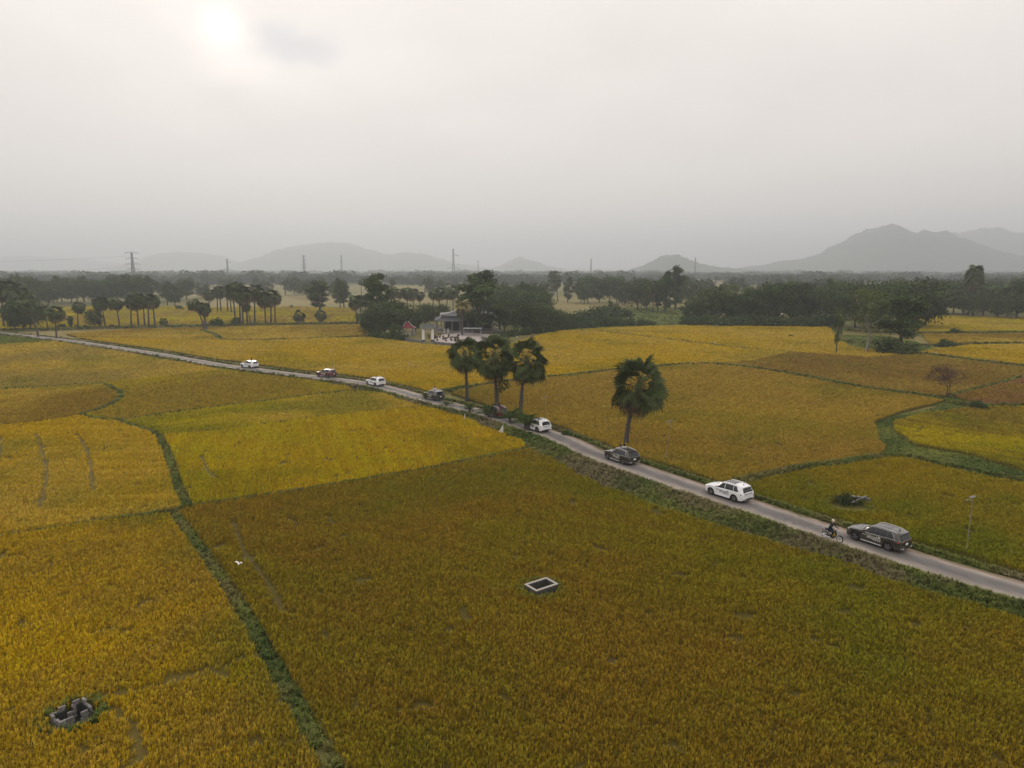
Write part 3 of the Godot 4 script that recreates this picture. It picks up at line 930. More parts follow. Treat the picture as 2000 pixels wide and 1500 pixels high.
func palm_trunk(r: RandomNumberGenerator, h: float, lean: Vector3, thick: float, stubs: bool) -> Array:
	var path := []
	var radii := []
	var n := 12
	for i in n + 1:
		var t := float(i) / n
		path.append(Vector3(lean.x * t * t + 0.10 * sin(t * 5.0) * lean.length() * 0.3, h * t - 0.15, lean.z * t * t))
		radii.append(thick * (1.0 + 0.55 * exp(-t * 9.0) + 0.10 * sin(t * 7.0) - 0.12 * t))
	var g := Geo.new()
	g.tube(path, radii, 9, false)
	if stubs:
		for k in 46:
			var t := r.randf_range(0.25, 0.98)
			var i := int(t * n)
			var p: Vector3 = path[i].lerp(path[mini(i + 1, n)], t * n - i)
			var an := k * 2.4
			var o := Vector3(cos(an), 0, sin(an))
			var rad: float = radii[i]
			g.bar(p + o * rad * 0.8, p + o * (rad + r.randf_range(0.03, 0.12)) + Vector3(0, 0.14, 0), 0.09)
	return [g, path[n]]

const PALM_GREEN := Color(0.060, 0.080, 0.026)
const PALM_STALK := Color(0.19, 0.17, 0.05)
const PALM_DEAD := Color(0.125, 0.095, 0.062)

func sugar_palm(sd: int, h: float, crown_r: float, leaves: int, lean: Vector3, green := PALM_GREEN) -> Node3D:
	# middle distance: the crown is one mesh
	var r := RandomNumberGenerator.new()
	r.seed = sd
	var tr := palm_trunk(r, h - crown_r * 0.95, lean, 0.24, false)
	var crown := Geo.new()
	for i in leaves:
		var bt := palm_leaf_basis(i, leaves, r)
		var dead: bool = bt[1] > 0.80
		var lf := fan_leaf(r, crown_r * 0.58, crown_r * 0.5, 13, PALM_DEAD if dead else green, PALM_STALK, 0.45 if dead else 0.16)
		var xf := Transform3D(bt[0] * r.randf_range(0.85, 1.1), tr[1])
		for k in lf.v.size():
			crown.v.append(xf * lf.v[k]); crown.n.append((xf.basis * lf.n[k]).normalized()); crown.c.append(lf.c[k])
	var o := Node3D.new()
	part("trunk", tr[0].mesh(), M.bark, o)
	part("crown", crown.mesh(), M.leaf, o)
	return o

func near_palm(at: Vector3, h: float, crown_r: float, lean: Vector3, sd: int, leaves: int, label: String) -> Node3D:
	var r := RandomNumberGenerator.new()
	r.seed = sd
	var o := thing("sugar_palm", at, label, "palm tree", "tall sugar palms beside the road")
	var tr := palm_trunk(r, h - crown_r * 1.05, lean, 0.27, true)
	part("trunk", tr[0].mesh(), M.bark, o)
	if fan_meshes.is_empty():
		for v in 4: fan_meshes.append(fan_leaf(r, 2.15, 1.5, 16, PALM_GREEN, PALM_STALK, 0.10 + 0.03 * v, 0.08 + 0.26 * v).mesh())
		for v in 2: fan_meshes.append(fan_leaf(r, 1.7, 1.7, 26, PALM_DEAD, PALM_DEAD, 0.4, 0.9).mesh())
	var crown := Node3D.new()
	crown.name = "crown"
	crown.position = tr[1]
	o.add_child(crown)
	var heart := Geo.new()
	heart.col = Color(0.10, 0.085, 0.05)
	heart.tube([Vector3(0, -1.5, 0), Vector3(0, -0.5, 0), Vector3(0, 0.3, 0), Vector3(0, 0.9, 0)], [0.3, 0.5, 0.4, 0.08], 9)
	part("crown_heart", heart.mesh(), M.leaf, crown)
	for i in leaves:
		var bt := palm_leaf_basis(i, leaves, r)
		var dead: bool = bt[1] > 0.86
		var lf := part("leaf", fan_meshes[4 + i % 2] if dead else fan_meshes[i % 2 + (0 if bt[1] < 0.5 else 1)], M.leaf, crown)
		var s := r.randf_range(0.85, 1.08) * crown_r / 3.5
		lf.transform = Transform3D(bt[0] * s, Vector3(0, (0.4 - bt[1]) * 1.3, 0))
	return o

var fan_meshes := []

func frond_mesh(r: RandomNumberGenerator, length: float, pairs: int) -> ArrayMesh:
	var g := Geo.new()
	var prev := Vector3.ZERO
	for k in pairs:
		var t := (k + 1.0) / pairs
		var p := Vector3(length * (t - 0.22 * t * t), length * (0.30 * t - 0.62 * t * t), 0)
		g.col = Color(0.16, 0.16, 0.05)
		g.bar(prev, p, 0.035 * (1.2 - t))
		for s in [-1.0, 1.0]:
			var ll: float = length * 0.30 * sin(PI * clampf(t * 0.85 + 0.12, 0, 1)) * r.randf_range(0.85, 1.1)
			var tip := p + Vector3(ll * 0.55, -ll * 0.42, s * ll * 0.8)
			g.col = Color(0.06, 0.10, 0.022) * r.randf_range(0.8, 1.25)
			var wv := Vector3(0.045, 0, 0)
			g.quad(p - wv, p.lerp(tip, 0.5) - wv * 1.2 + Vector3(0, 0.03, 0), tip, p.lerp(tip, 0.5) + wv * 1.2 + Vector3(0, 0.03, 0))
		prev = p
	return g.mesh()

var fronds := []

func young_palm(at: Vector3, size: float, count: int, label: String) -> void:
	if fronds.is_empty():
		var r := RandomNumberGenerator.new()
		r.seed = 61
		for k in 3: fronds.append(frond_mesh(r, 1.9, 13))
	var o := thing("young_palm", at, label, "young palm", "young palms on the road slope")
	var st := Geo.new()
	st.tube([Vector3(0, -0.1, 0), Vector3(0.02, 0.25 * size, 0), Vector3(0, 0.55 * size, 0)], [0.13 * size, 0.10 * size, 0.05 * size], 7)
	part("stem", st.mesh(), M.bark, o)
	var crown := Node3D.new()
	crown.name = "crown"
	crown.position = Vector3(0, 0.4 * size, 0)
	o.add_child(crown)
	for i in count:
		var f := part("frond", fronds[i % 3], M.leaf, crown)
		var el := lerpf(1.25, 0.25, float(i) / count) + rng.randf_range(-0.1, 0.1)
		f.transform = Transform3D(Basis(Vector3.UP, i * 2.4 + rng.randf_range(-0.2, 0.2)) * Basis(Vector3(0, 0, 1), el) * (size * rng.randf_range(0.75, 1.05) / 1.6), Vector3.ZERO)

func shrub_geo(r: RandomNumberGenerator, w: float, h: float, n: int, size: float, a: Color, b: Color) -> ArrayMesh:
	var g := Geo.new()
	for i in n:
		var an := r.randf() * TAU
		var rr := w * 0.5 * sqrt(r.randf()) * 0.8
		var s := r.randf_range(0.18, 0.32) * minf(w, h * 1.6)
		leafy(g, r, Vector3(cos(an) * rr, maxf(s * 0.6, h * r.randf_range(0.15, 0.85) * (1.0 - 0.5 * rr / w)), sin(an) * rr), Vector3(s, s * 0.8, s), 110, size, a, b)
	return g.mesh()

func make_kinds() -> void:
	var dk := Color(0.038, 0.060, 0.019)
	var md := Color(0.080, 0.112, 0.031)
	var lt := Color(0.105, 0.125, 0.035)
	kinds.b = [broad_tree(101, 10, 0.95, 0.12, 26, 255, 0.24, dk, md, M.bark), broad_tree(102, 10, 0.8, 0.08, 28, 255, 0.24, dk, md, M.bark), broad_tree(103, 10, 1.15, 0.16, 30, 238, 0.26, dk, Color(0.065, 0.08, 0.025), M.bark)]
	kinds.t = [broad_tree(111, 14, 0.48, 0.10, 28, 255, 0.27, dk, md, M.bark), broad_tree(112, 14, 0.40, 0.14, 26, 238, 0.27, dk, md, M.bark), broad_tree(113, 14, 0.60, 0.22, 24, 221, 0.29, dk, md, M.bark)]
	kinds.e = [broad_tree(121, 14, 0.62, 0.35, 26, 127, 0.22, md, lt, M.pale_bark), broad_tree(122, 12, 0.42, 0.22, 22, 136, 0.20, md, lt, M.bark)]
	kinds.u = []
	for k in 3:
		var r := RandomNumberGenerator.new()
		r.seed = 131 + k
		var o := Node3D.new()
		part("foliage", shrub_geo(r, 5.0, 3.0, 14, 0.26, dk, md if k else lt), M.leaf, o)
		var st := Geo.new()
		for j in 4: limb(st, r, Vector3(0, -0.1, 0), Vector3(r.randfn() * 0.7, 1.3, r.randfn() * 0.7), 0.07, 0.03)
		part("stem", st.mesh(), M.bark, o)
		kinds.u.append(o)
	kinds.p = []
	for k in 5:
		kinds.p.append(sugar_palm(141 + k, 12.0, 2.9 + 0.12 * k, 34, Vector3(rng.randf_range(-0.8, 0.8), 0, rng.randf_range(-0.8, 0.8))))
	kinds.s = [sugar_palm(151, 4.2, 2.2, 26, Vector3(0.1, 0, 0)), sugar_palm(152, 4.2, 2.0, 24, Vector3(-0.1, 0, 0.1))]
	kinds.d = [sugar_palm(163, 12.0, 2.9, 26, Vector3(0.2, 0, 0.1), Color(0.24, 0.21, 0.09))]
	kinds.l = [sugar_palm(161, 12.0, 2.9, 34, Vector3(2.6, 0, 0.4)), sugar_palm(162, 12.0, 2.8, 32, Vector3(-2.6, 0, 0.5))]

	# lighter copies for the hazy belts
	var dk2 := Color(0.030, 0.042, 0.017)
	var md2 := Color(0.062, 0.078, 0.027)
	far_kinds.b = [broad_tree(171, 10, 0.95, 0.10, 14, 60, 0.62, dk2, md2, M.bark), broad_tree(172, 10, 1.2, 0.12, 16, 60, 0.62, dk2, md2, M.bark)]
	far_kinds.t = [broad_tree(173, 14, 0.5, 0.12, 14, 60, 0.66, dk2, md2, M.bark)]
	far_kinds.p = [sugar_palm(174, 12.0, 2.7, 22, Vector3(0.4, 0, 0)), sugar_palm(175, 12.0, 2.5, 22, Vector3(-0.5, 0, 0.2))]

var far_kinds := {}
const KIND_H := {"b": 10.0, "t": 14.0, "e": 14.0, "u": 3.2, "p": 12.0, "s": 4.2, "l": 12.0, "d": 12.0}
const KIND_NAME := {"b": "leafy_tree", "t": "tall_tree", "e": "open_tree", "u": "bush", "p": "sugar_palm", "s": "small_palm", "l": "sugar_palm", "d": "sugar_palm"}
const KIND_CAT := {"b": "tree", "t": "tree", "e": "tree", "u": "bush", "p": "palm tree", "s": "small palm", "l": "palm tree", "d": "palm tree"}
var used := {}

func plant(kind: String, x: float, z: float, h: float, label: String, group: String, turn := -1.0, wide := 1.0, variant := -1) -> Node3D:
	var list: Array = kinds[kind]
	var k: int = variant if variant >= 0 else rng.randi() % list.size()
	var o: Node3D = list[k].duplicate()
	o.name = numbered(KIND_NAME[kind])
	add_child(o)
	var s: float = h / KIND_H[kind] * rng.randf_range(0.93, 1.07)
	var w := s * wide * rng.randf_range(0.82, 1.12)
	if kind in ["p", "l", "d"]: w = clampf(s, 0.75, 1.3) * wide
	o.transform = Transform3D(Basis(Vector3.UP, rng.randf() * TAU if turn < 0.0 else turn) * Basis.from_scale(Vector3(w, s, w)), Vector3(x, -0.05, z))
	meta(o, label, KIND_CAT[kind], group)
	return o

func make_trees() -> void:
	make_kinds()
	near_palm(Vector3(14.69, 0, -89.3), 12.4, 4.0, Vector3(1.5, 0, 0.2), 201, 56, "single tall sugar palm leaning beside the brown SUV with an open roof")
	near_palm(Vector3(-7.85, 0, -121.61), 11.8, 3.3, Vector3(-0.3, 0, 0.3), 202, 48, "sugar palm with the smallest crown of three, straight slim trunk")
	near_palm(Vector3(-2.51, 0, -113.89), 12.8, 3.9, Vector3(-0.5, 0, 0.2), 203, 54, "middle sugar palm of three with a leafy creeper on its trunk")
	near_palm(Vector3(1.27, 0, -107.83), 12.8, 3.7, Vector3(1.0, 0, -0.3), 204, 54, "sugar palm of three with a bent dark trunk behind the white SUV")
	for e in [[Vector3(-14.9, 0, -120.18), 1.4, 9], [Vector3(-10.71, 0, -113.89), 1.4, 9], [Vector3(-6.66, 0, -109), 1.8, 12], [Vector3(-3.55, 0, -104.85), 2.2, 13], [Vector3(-0.3, 0, -101), 2.4, 12], [Vector3(2.2, 0, -96.17), 2.8, 15]]:
		young_palm(e[0] + Vector3(0, 0.3, 0), e[1], e[2], "young palm with arching fronds on the grassy road slope")
	for e in [["p", [-167.21, -273.7, 10.99], 1], ["p", [-159.89, -276.09, 12.65], 1], ["p", [-158.1, -276.09, 13.05], 1], ["p", [-152.53, -276.09, 12.65], 1], ["p", [-149.23, -278.53, 13.16], 1], ["p", [-147.71, -281, 15.86], 1], ["p", [-144.01, -278.53, 14.35], 1], ["p", [-142.4, -278.53, 13.75], 1], ["p", [-141.22, -281, 14.47], 1], ["p", [-174.39, -266.77, 10.15], 1]]:
		plant(e[0], e[1][0], e[1][1], e[1][2], "sugar palm in the long row along the bund behind the road", "palms in the long row", -1.0, e[2])
	for e in [["p", [-110.29, -288.7, 18.12], 1], ["p", [-109.25, -288.7, 17.51], 1], ["p", [-108.35, -291.35, 16.43], 1], ["p", [-118.79, -305.4, 17.42], 1], ["p", [-106.38, -294.06, 17.83], 1], ["p", [-102.87, -296.82, 15.47], 1], ["p", [-100.52, -296.82, 15.47], 1], ["p", [-99.73, -299.63, 14.98], 1], ["l", [-107.09, -291.35, 9.81], 1]]:
		plant(e[0], e[1][0], e[1][1], e[1][2], "sugar palm in the cluster beside the far end of the palm row", "palms in the second cluster", -1.0, e[2])
	for e in [["p", [-156.64, -369.36, 14.47], 1], ["p", [-156.25, -378.13, 15.34], 1], ["p", [-154.35, -378.13, 14.54], 1], ["p", [-150.82, -378.13, 14.8], 1], ["p", [-147.18, -373.69, 14.63], 1], ["p", [-295.46, -672.46, 11.91], 1], ["p", [-196.78, -620.45, 14.06], 1]]:
		plant(e[0], e[1][0], e[1][1], e[1][2], "sugar palm standing in the pale field behind the palm row", "palms behind the long row", -1.0, e[2])
	for e in [["p", [-199.25, -278.53, 18.29], 1], ["p", [-196.84, -278.53, 18.88], 1], ["p", [-192.15, -276.09, 18.13], 1], ["p", [-187.55, -273.7, 16.82], 1], ["p", [-193.45, -286.09, 15.74], 1], ["p", [-206.86, -283.52, 18.81], 1], ["p", [-209.83, -299.63, 19.43], 1], ["p", [-210.3, -305.4, 18.93], 1]]:
		plant(e[0], e[1][0], e[1][1], e[1][2], "tall sugar palm crowded at the bend where the road vanishes", "palms at the road bend", -1.0, e[2])
	for e in [["p", [-146.67, -228.13, 11.98], 1]]:
		plant(e[0], e[1][0], e[1][1], e[1][2], "sugar palm with a straight trunk on the near edge of the road", "", -1.0, e[2])
	for e in [["l", [-155.95, -233.2, 13.23], 1]]:
		plant(e[0], e[1][0], e[1][1], e[1][2], "sugar palm with a leaning trunk at the road edge", "", -1.0, e[2])
	for e in [["l", [-113.77, -264.53, 11.95], 1], ["l", [-114.92, -264.53, 12.89], 1], ["p", [-115.49, -266.77, 10.53], 1]]:
		plant(e[0], e[1][0], e[1][1], e[1][2], "sugar palm leaning out of a dense clump at the field corner", "palms at the field corner", -1.0, e[2])
	for e in [["u", [-174.83, -276.09, 2.19], 1], ["u", [-164.25, -273.7, 1.58], 1], ["u", [-119.2, -286.09, 3.91], 1], ["u", [-113.18, -291.35, 3.35], 1], ["u", [-187.09, -402, 3.45], 1], ["u", [-170.72, -278.53, 1.2], 1], ["u", [-157.07, -278.53, 1.41], 1]]:
		plant(e[0], e[1][0], e[1][1], e[1][2], "low bush growing along the palm row", "bushes along the palm row", -1.0, e[2])
	for e in [["s", [-139.2, -283.52, 3.88], 1], ["s", [-90.43, -302.49, 6.29], 1], ["s", [-80.3, -299.63, 6.88], 1], ["s", [-127.63, -412.4, 2.95], 1], ["s", [-112.16, -288.7, 3.74], 1]]:
		plant(e[0], e[1][0], e[1][1], e[1][2], "small stemless palm standing on the bund by itself", "small palms on the bund", -1.0, e[2])
	for e in [["b", [-182.3, -264.53, 11.95], 0.9], ["b", [-180.93, -266.77, 10.91], 0.9], ["b", [-185.17, -264.53, 10.63], 1], ["b", [-161.89, -276.09, 7.34], 1], ["t", [-168.54, -271.35, 5.08], 1]]:
		plant(e[0], e[1][0], e[1][1], e[1][2], "leafy tree with drooping foliage among the road bend palms", "leafy trees at the road bend", -1.0, e[2])
	for e in [["b", [-308.55, -480.72, 15.01], 1], ["b", [-312, -495.62, 18.27], 1], ["b", [-296.48, -480.72, 14.33], 1], ["t", [-296.72, -495.62, 20.01], 1], ["b", [-282.69, -480.72, 16.03], 1], ["b", [-281.73, -488.06, 13.86], 1], ["b", [-271.66, -480.72, 15.35], 1], ["b", [-273.62, -495.62, 17.92], 1], ["b", [-259.59, -480.72, 15.01], 1], ["b", [-254.42, -480.72, 17.39], 1], ["b", [-253.01, -495.62, 17.22], 1], ["b", [-286.35, -440.9, 13.16], 1], ["b", [-283.95, -429.05, 15.24], 1], ["b", [-289.5, -429.05, 16.15], 1], ["b", [-303.76, -440.9, 17.21], 1], ["b", [-303.35, -429.05, 16.46], 1], ["b", [-311.05, -429.05, 15.85], 1], ["t", [-215.9, -447.08, 14.93], 1], ["b", [-211.09, -447.08, 12.71], 1], ["b", [-244.07, -537.23, 14.86], 1], ["t", [-310.91, -511.47, 17.4], 1], ["b", [-265.81, -511.47, 15.24], 1]]:
		plant(e[0], e[1][0], e[1][1], e[1][2], "dark tree in the wooded belt behind the palm row", "trees of the wooded belt", -1.0, e[2])
	for e in [["t", [-100.09, -369.36, 17.34], 1.5], ["b", [-162.09, -565.7, 13.64], 1], ["b", [-100.49, -417.81, 18.1], 0.8], ["t", [-101.02, -429.05, 15.85], 1], ["b", [-192.48, -632.69, 13.89], 1], ["b", [-221.74, -645.42, 12.8], 1], ["b", [-243.27, -686.85, 11.67], 1]]:
		plant(e[0], e[1][0], e[1][1], e[1][2], "dark leafy tree standing alone in the pale fields", "lone trees in the pale fields", -1.0, e[2])
	for e in [["t", [-51.92, -273.7, 21.45], 1.0]]:
		plant(e[0], e[1][0], e[1][1], e[1][2], "tall dark tree with a narrow crown to the side of the red roof", "", -1.0, e[2])
	for e in [["t", [-12.47, -253.89, 21.37], 1.35]]:
		plant(e[0], e[1][0], e[1][1], e[1][2], "giant dense dark tree overhanging the grey temple roof", "", -1.0, e[2])
	for e in [["d", [-16.97, -242.18, 12.69], 1.1]]:
		plant(e[0], e[1][0], e[1][1], e[1][2], "sugar palm with yellow dried fronds in front of the temple roof", "", -1.0, e[2])
	for e in [["p", [-63.86, -378.13, 13.47], 1], ["p", [-58.41, -369.36, 14.47], 1], ["p", [-55.06, -373.69, 14.1], 1], ["p", [-50.98, -369.36, 13.68], 1], ["p", [-48.34, -373.69, 12.25], 1], ["p", [-40.23, -360.97, 13.38], 1], ["p", [-36.44, -356.92, 15], 1], ["p", [-32.49, -352.96, 14.09], 1], ["p", [-29.51, -356.92, 15.76], 1], ["p", [-9.24, -337.94, 15.41], 1], ["p", [-64.21, -294.06, 13.46], 1], ["p", [-63.47, -299.63, 12.85], 1], ["p", [-62.47, -305.4, 12.23], 1], ["l", [-53.51, -266.77, 13], 1]]:
		plant(e[0], e[1][0], e[1][1], e[1][2], "sugar palm in the row behind the temple", "palms behind the temple", -1.0, e[2])
	for e in [["b", [-46.37, -242.18, 9.93], 1], ["b", [-43.73, -244.06, 10.7], 1], ["b", [-41.22, -245.96, 11.49], 1], ["b", [-40.19, -260.17, 8.6], 1], ["b", [-35.3, -260.17, 7.86], 1], ["b", [-48.28, -240.33, 6.24], 1], ["b", [-38.44, -233.2, 5.05], 1], ["b", [-33.74, -278.53, 8.79], 1], ["b", [-28.72, -288.7, 8.7], 1], ["b", [-10.17, -294.06, 12.62], 1], ["b", [-5.4, -299.63, 11.15], 1], ["b", [-2.77, -255.95, 11.39], 1], ["b", [0.92, -255.95, 10.66], 1], ["b", [4.62, -255.95, 11.03], 1], ["b", [8.45, -260.17, 10.46], 1], ["b", [12.41, -264.53, 9.31], 1], ["b", [16.36, -266.77, 7.86], 1], ["b", [21.53, -271.35, 6.83], 1], ["b", [4.78, -369.36, 16.29], 1], ["b", [10.87, -378.13, 15.34], 1], ["b", [0, -337.94, 14.46], 1], ["b", [13.4, -320.86, 12.6], 1], ["b", [-3.85, -356.92, 13.48], 1], ["b", [6.6, -305.4, 12.66], 1]]:
		plant(e[0], e[1][0], e[1][1], e[1][2], "dense dark green tree crowding round the temple yard", "trees round the temple yard", -1.0, e[2])
	for e in [["u", [0, -242.18, 2.98], 1], ["u", [4.48, -247.9, 3.22], 1], ["u", [9.17, -253.89, 3.48], 1], ["u", [14.08, -260.17, 3.75], 1], ["u", [19.09, -264.53, 3.62], 1], ["u", [24.26, -269.04, 4.26], 1], ["u", [29.87, -276.09, 3.78], 1], ["u", [30.73, -294.06, 8.22], 1], ["u", [35.77, -283.52, 4.49], 1], ["u", [45.24, -330.9, 8.05], 1], ["u", [42.28, -286.09, 4.52], 1], ["u", [47.86, -288.7, 3.74], 1], ["u", [52.59, -286.09, 3.09], 1], ["u", [56.6, -288.7, 2.49], 1], ["u", [54.71, -337.94, 4.36], 1], ["u", [35.2, -305.4, 5.26], 1], ["u", [-45.34, -236.71, 3.08], 1], ["u", [-40.46, -233.2, 2.87], 1], ["u", [-35.47, -228.13, 2.81], 1], ["u", [-2.57, -236.71, 2.06], 1], ["u", [8.03, -278.53, 5.61], 1], ["u", [24.97, -288.7, 5.39], 1]]:
		plant(e[0], e[1][0], e[1][1], e[1][2], "low scrub along the field edge beyond the temple", "scrub beyond the temple", -1.0, e[2])
	for e in [["t", [35.3, -608.67, 21.52], 1], ["p", [32.63, -511.47, 16.32], 1], ["t", [38.15, -488.06, 17.3], 1], ["b", [47.25, -488.06, 14.89], 1], ["b", [51.71, -480.72, 17.39], 1], ["t", [59.49, -488.06, 16.62], 1], ["b", [66.49, -488.06, 16.62], 1], ["b", [70.67, -480.72, 16.37], 1], ["b", [77.69, -488.06, 13.51], 1], ["b", [69.86, -396.99, 17.77], 1], ["t", [74.71, -396.99, 17.21], 1], ["p", [73.01, -369.36, 18.12], 1], ["t", [79.65, -369.36, 22.28], 1], ["t", [93.56, -407.13, 22.51], 1], ["b", [113.77, -480.72, 17.39], 1], ["p", [21.32, -495.62, 15.12], 1], ["p", [136.32, -528.36, 16.85], 1], ["p", [145.64, -546.4, 14.72], 1], ["b", [46.87, -466.68, 12.6], 1], ["b", [69.94, -453.43, 12.25], 1], ["t", [77.45, -378.13, 17.48], 1]]:
		plant(e[0], e[1][0], e[1][1], e[1][2], "dark tree in the broken tree line beyond the scrub", "trees of the broken tree line", -1.0, e[2])
	for e in [["b", [74.01, -296.82, 9.99], 1], ["t", [78.39, -296.82, 9.78], 1.4], ["b", [83.55, -299.63, 14.55], 1], ["e", [86.66, -296.82, 14], 1.1], ["b", [91.49, -296.82, 13.37], 1], ["b", [93.69, -294.06, 12.83], 1], ["b", [98.54, -294.06, 14.29], 1], ["b", [101.74, -294.06, 14.29], 1], ["b", [106.69, -294.06, 17.21], 1], ["b", [110.21, -294.06, 15.75], 1], ["t", [114.38, -294.06, 17.21], 1.4], ["b", [120.49, -296.82, 13.79], 1], ["b", [123.77, -296.82, 16.31], 1], ["e", [127.78, -299.63, 15.19], 1.1], ["t", [131.65, -299.63, 14.55], 1.4], ["p", [98.68, -345.29, 16.47], 1], ["e", [107, -345.29, 16.72], 1.1], ["p", [133.77, -337.94, 16.37], 1], ["p", [140.16, -337.94, 16.85], 1], ["b", [149.81, -330.9, 17.91], 1], ["b", [149.62, -320.86, 15.79], 1], ["b", [108.67, -320.86, 14.65], 1]]:
		plant(e[0], e[1][0], e[1][1], e[1][2], "dark crowded tree in the dense grove at the field edge", "trees of the dense grove", -1.0, e[2])
	for e in [["e", [87.03, -189.49, 14.89], 0.55]]:
		plant(e[0], e[1][0], e[1][1], e[1][2], "slender pale green tree standing alone in the rice", "", -1.0, e[2])
	for e in [["e", [96.59, -193, 18.04], 0.8]]:
		plant(e[0], e[1][0], e[1][1], e[1][2], "open tree with pale forked trunk beside the big dark tree", "", -1.0, e[2])
	for e in [["t", [106.99, -195.42, 16.31], 1.45]]:
		plant(e[0], e[1][0], e[1][1], e[1][2], "big dark tree with a heavy round crown on the grassy strip", "", -1.0, e[2])
	for e in [["u", [102.63, -190.65, 6.09], 1], ["u", [103.6, -188.35, 4.39], 1], ["u", [107.88, -190.65, 2.22], 1], ["u", [101.49, -193, 2.53], 1]]:
		plant(e[0], e[1][0], e[1][1], e[1][2], "dark ivy bush swelling round the foot of the big dark tree", "bushes under the big tree", -1.0, e[2])
	for e in [["b", [132.12, -255.95, 16.48], 1], ["b", [155.96, -273.7, 18.75], 1], ["b", [148.63, -278.53, 17.5], 1], ["b", [161.69, -278.53, 15.92], 1], ["b", [209.41, -352.96, 17.58], 1], ["b", [219.3, -360.97, 15.93], 1], ["b", [228.86, -369.36, 16.82], 1], ["b", [228.39, -360.97, 14.91], 1], ["b", [140.6, -278.53, 16.91], 1], ["b", [134.97, -278.53, 15.53], 1], ["b", [220.36, -369.36, 13.68], 1]]:
		plant(e[0], e[1][0], e[1][1], e[1][2], "leafy tree filling the gap behind the big dark tree", "trees behind the big dark tree", -1.0, e[2])
	for e in [["p", [220.91, -341.58, 26.87], 1], ["p", [218.69, -341.58, 23.52], 1]]:
		plant(e[0], e[1][0], e[1][1], e[1][2], "tallest sugar palm rising high above the far trees", "tallest palms", -1.0, e[2])
	for e in [["p", [228.09, -334.38, 16.91], 1], ["p", [232.16, -327.48, 18.19], 1], ["p", [248.24, -369.36, 14.99], 1], ["p", [263.05, -378.13, 16.67], 1], ["p", [260.92, -396.99, 17.21], 1], ["p", [233.52, -352.96, 15.09], 1], ["b", [218.82, -337.94, 10.86], 1], ["b", [225.74, -330.9, 8.76], 1], ["b", [229.81, -324.14, 12.5], 1], ["b", [235.65, -324.14, 17.55], 1], ["b", [240.42, -345.29, 12.81], 1], ["b", [244.26, -369.36, 13.68], 1], ["t", [282.31, -396.99, 18.61], 1], ["t", [256.87, -352.96, 19.57], 1], ["b", [258.81, -387.34, 15.43], 1]]:
		plant(e[0], e[1][0], e[1][1], e[1][2], "sugar palm over thick shrubs in the far tree belt", "palms of the far tree belt", -1.0, e[2])
	for e in [["u", [128.32, -208.43, 2.72], 1], ["u", [75.77, -113.05, 1.94], 1], ["u", [157.32, -251.86, 2.18], 1], ["u", [138.89, -211.24, 1.53], 1]]:
		plant(e[0], e[1][0], e[1][1], e[1][2], "small dark bush standing by itself on a bund", "lone bushes", -1.0, e[2])
	for e in [["u", [79.37, -114.32, 0.85], 1.2], ["u", [81.89, -114.32, 0.85], 1.3], ["u", [84.53, -113.89, 0.94], 1.3], ["u", [93.25, -236.71, 1.37], 1], ["u", [7.63, -93.77, 1.42], 1]]:
		plant(e[0], e[1][0], e[1][1], e[1][2], "low creeping bush on the grassy bund beside the dark bush", "creeping bushes", -1.0, e[2])
	for e in [["u", [71.6, -287.91, 4], 1.3], ["u", [74.52, -285.57, 4.56], 1.3], ["u", [78.87, -288.7, 4.77], 1.3], ["u", [81.74, -286.34, 5.33], 1.3], ["u", [84.57, -284.03, 4.04], 1.3], ["u", [89, -287.12, 4.25], 1.3], ["u", [91.78, -284.8, 4.81], 1.3], ["u", [96.29, -287.91, 5.03], 1.3], ["u", [99.02, -285.57, 5.58], 1.3], ["u", [103.63, -288.7, 3.94], 1.3], ["u", [106.3, -286.34, 4.51], 1.3], ["u", [108.94, -284.03, 5.06], 1.3], ["u", [113.63, -287.12, 5.28], 1.3], ["u", [116.21, -284.8, 3.99], 1.3], ["u", [120.99, -287.91, 4.2], 1.3], ["u", [123.52, -285.57, 4.76], 1.3], ["u", [128.39, -288.7, 4.98], 1.3]]:
		plant(e[0], e[1][0], e[1][1], e[1][2], "low dark bush filling the foot of the dense grove", "bushes under the dense grove", -1.0, e[2])

func free_kinds() -> void:
	for set in [kinds, far_kinds]:
		for k in set:
			for o in set[k]: o.free()

# ---------------------------------------------------------------- cars
# local axes: x forward, y up, z to the right

func table(t: Array, x: float) -> float:
	# t: x0, y0, x1, y1, ... rising x; smooth steps between
	if x <= t[0]: return t[1]
	for i in range(0, t.size() - 2, 2):
		if x <= t[i + 2]:
			var f: float = (x - t[i]) / (t[i + 2] - t[i])
			return lerpf(t[i + 1], t[i + 3], f * f * (3.0 - 2.0 * f) * 0.4 + f * 0.6)
	return t[t.size() - 1]

const BELT := [-2.33, 0.84, -2.31, 0.98, -2.22, 1.05, -1.9, 1.075, -1.2, 1.05, -0.4, 1.02, 0.4, 1.0, 0.95, 1.03, 1.3, 1.02, 1.7, 0.97, 2.05, 0.90, 2.2, 0.84, 2.29, 0.75, 2.33, 0.66]
const HALF := [-2.33, 0.76, -2.30, 0.83, -2.2, 0.885, -1.9, 0.925, -1.3, 0.945, 0.0, 0.93, 1.0, 0.935, 1.4, 0.94, 1.8, 0.90, 2.05, 0.83, 2.2, 0.75, 2.29, 0.66, 2.33, 0.58]
const SILL := [-2.33, 0.46, -2.30, 0.38, -2.2, 0.31, -1.9, 0.26, 1.9, 0.25, 2.15, 0.28, 2.29, 0.34, 2.33, 0.42]
const ROOF := [-2.28, 1.05, -2.17, 1.26, -2.03, 1.54, -1.95, 1.60, -1.5, 1.645, -0.8, 1.675, -0.2, 1.665, 0.1, 1.625, 0.35, 1.52, 0.75, 1.24, 1.08, 1.02]
const AXLES := [1.40, -1.326]

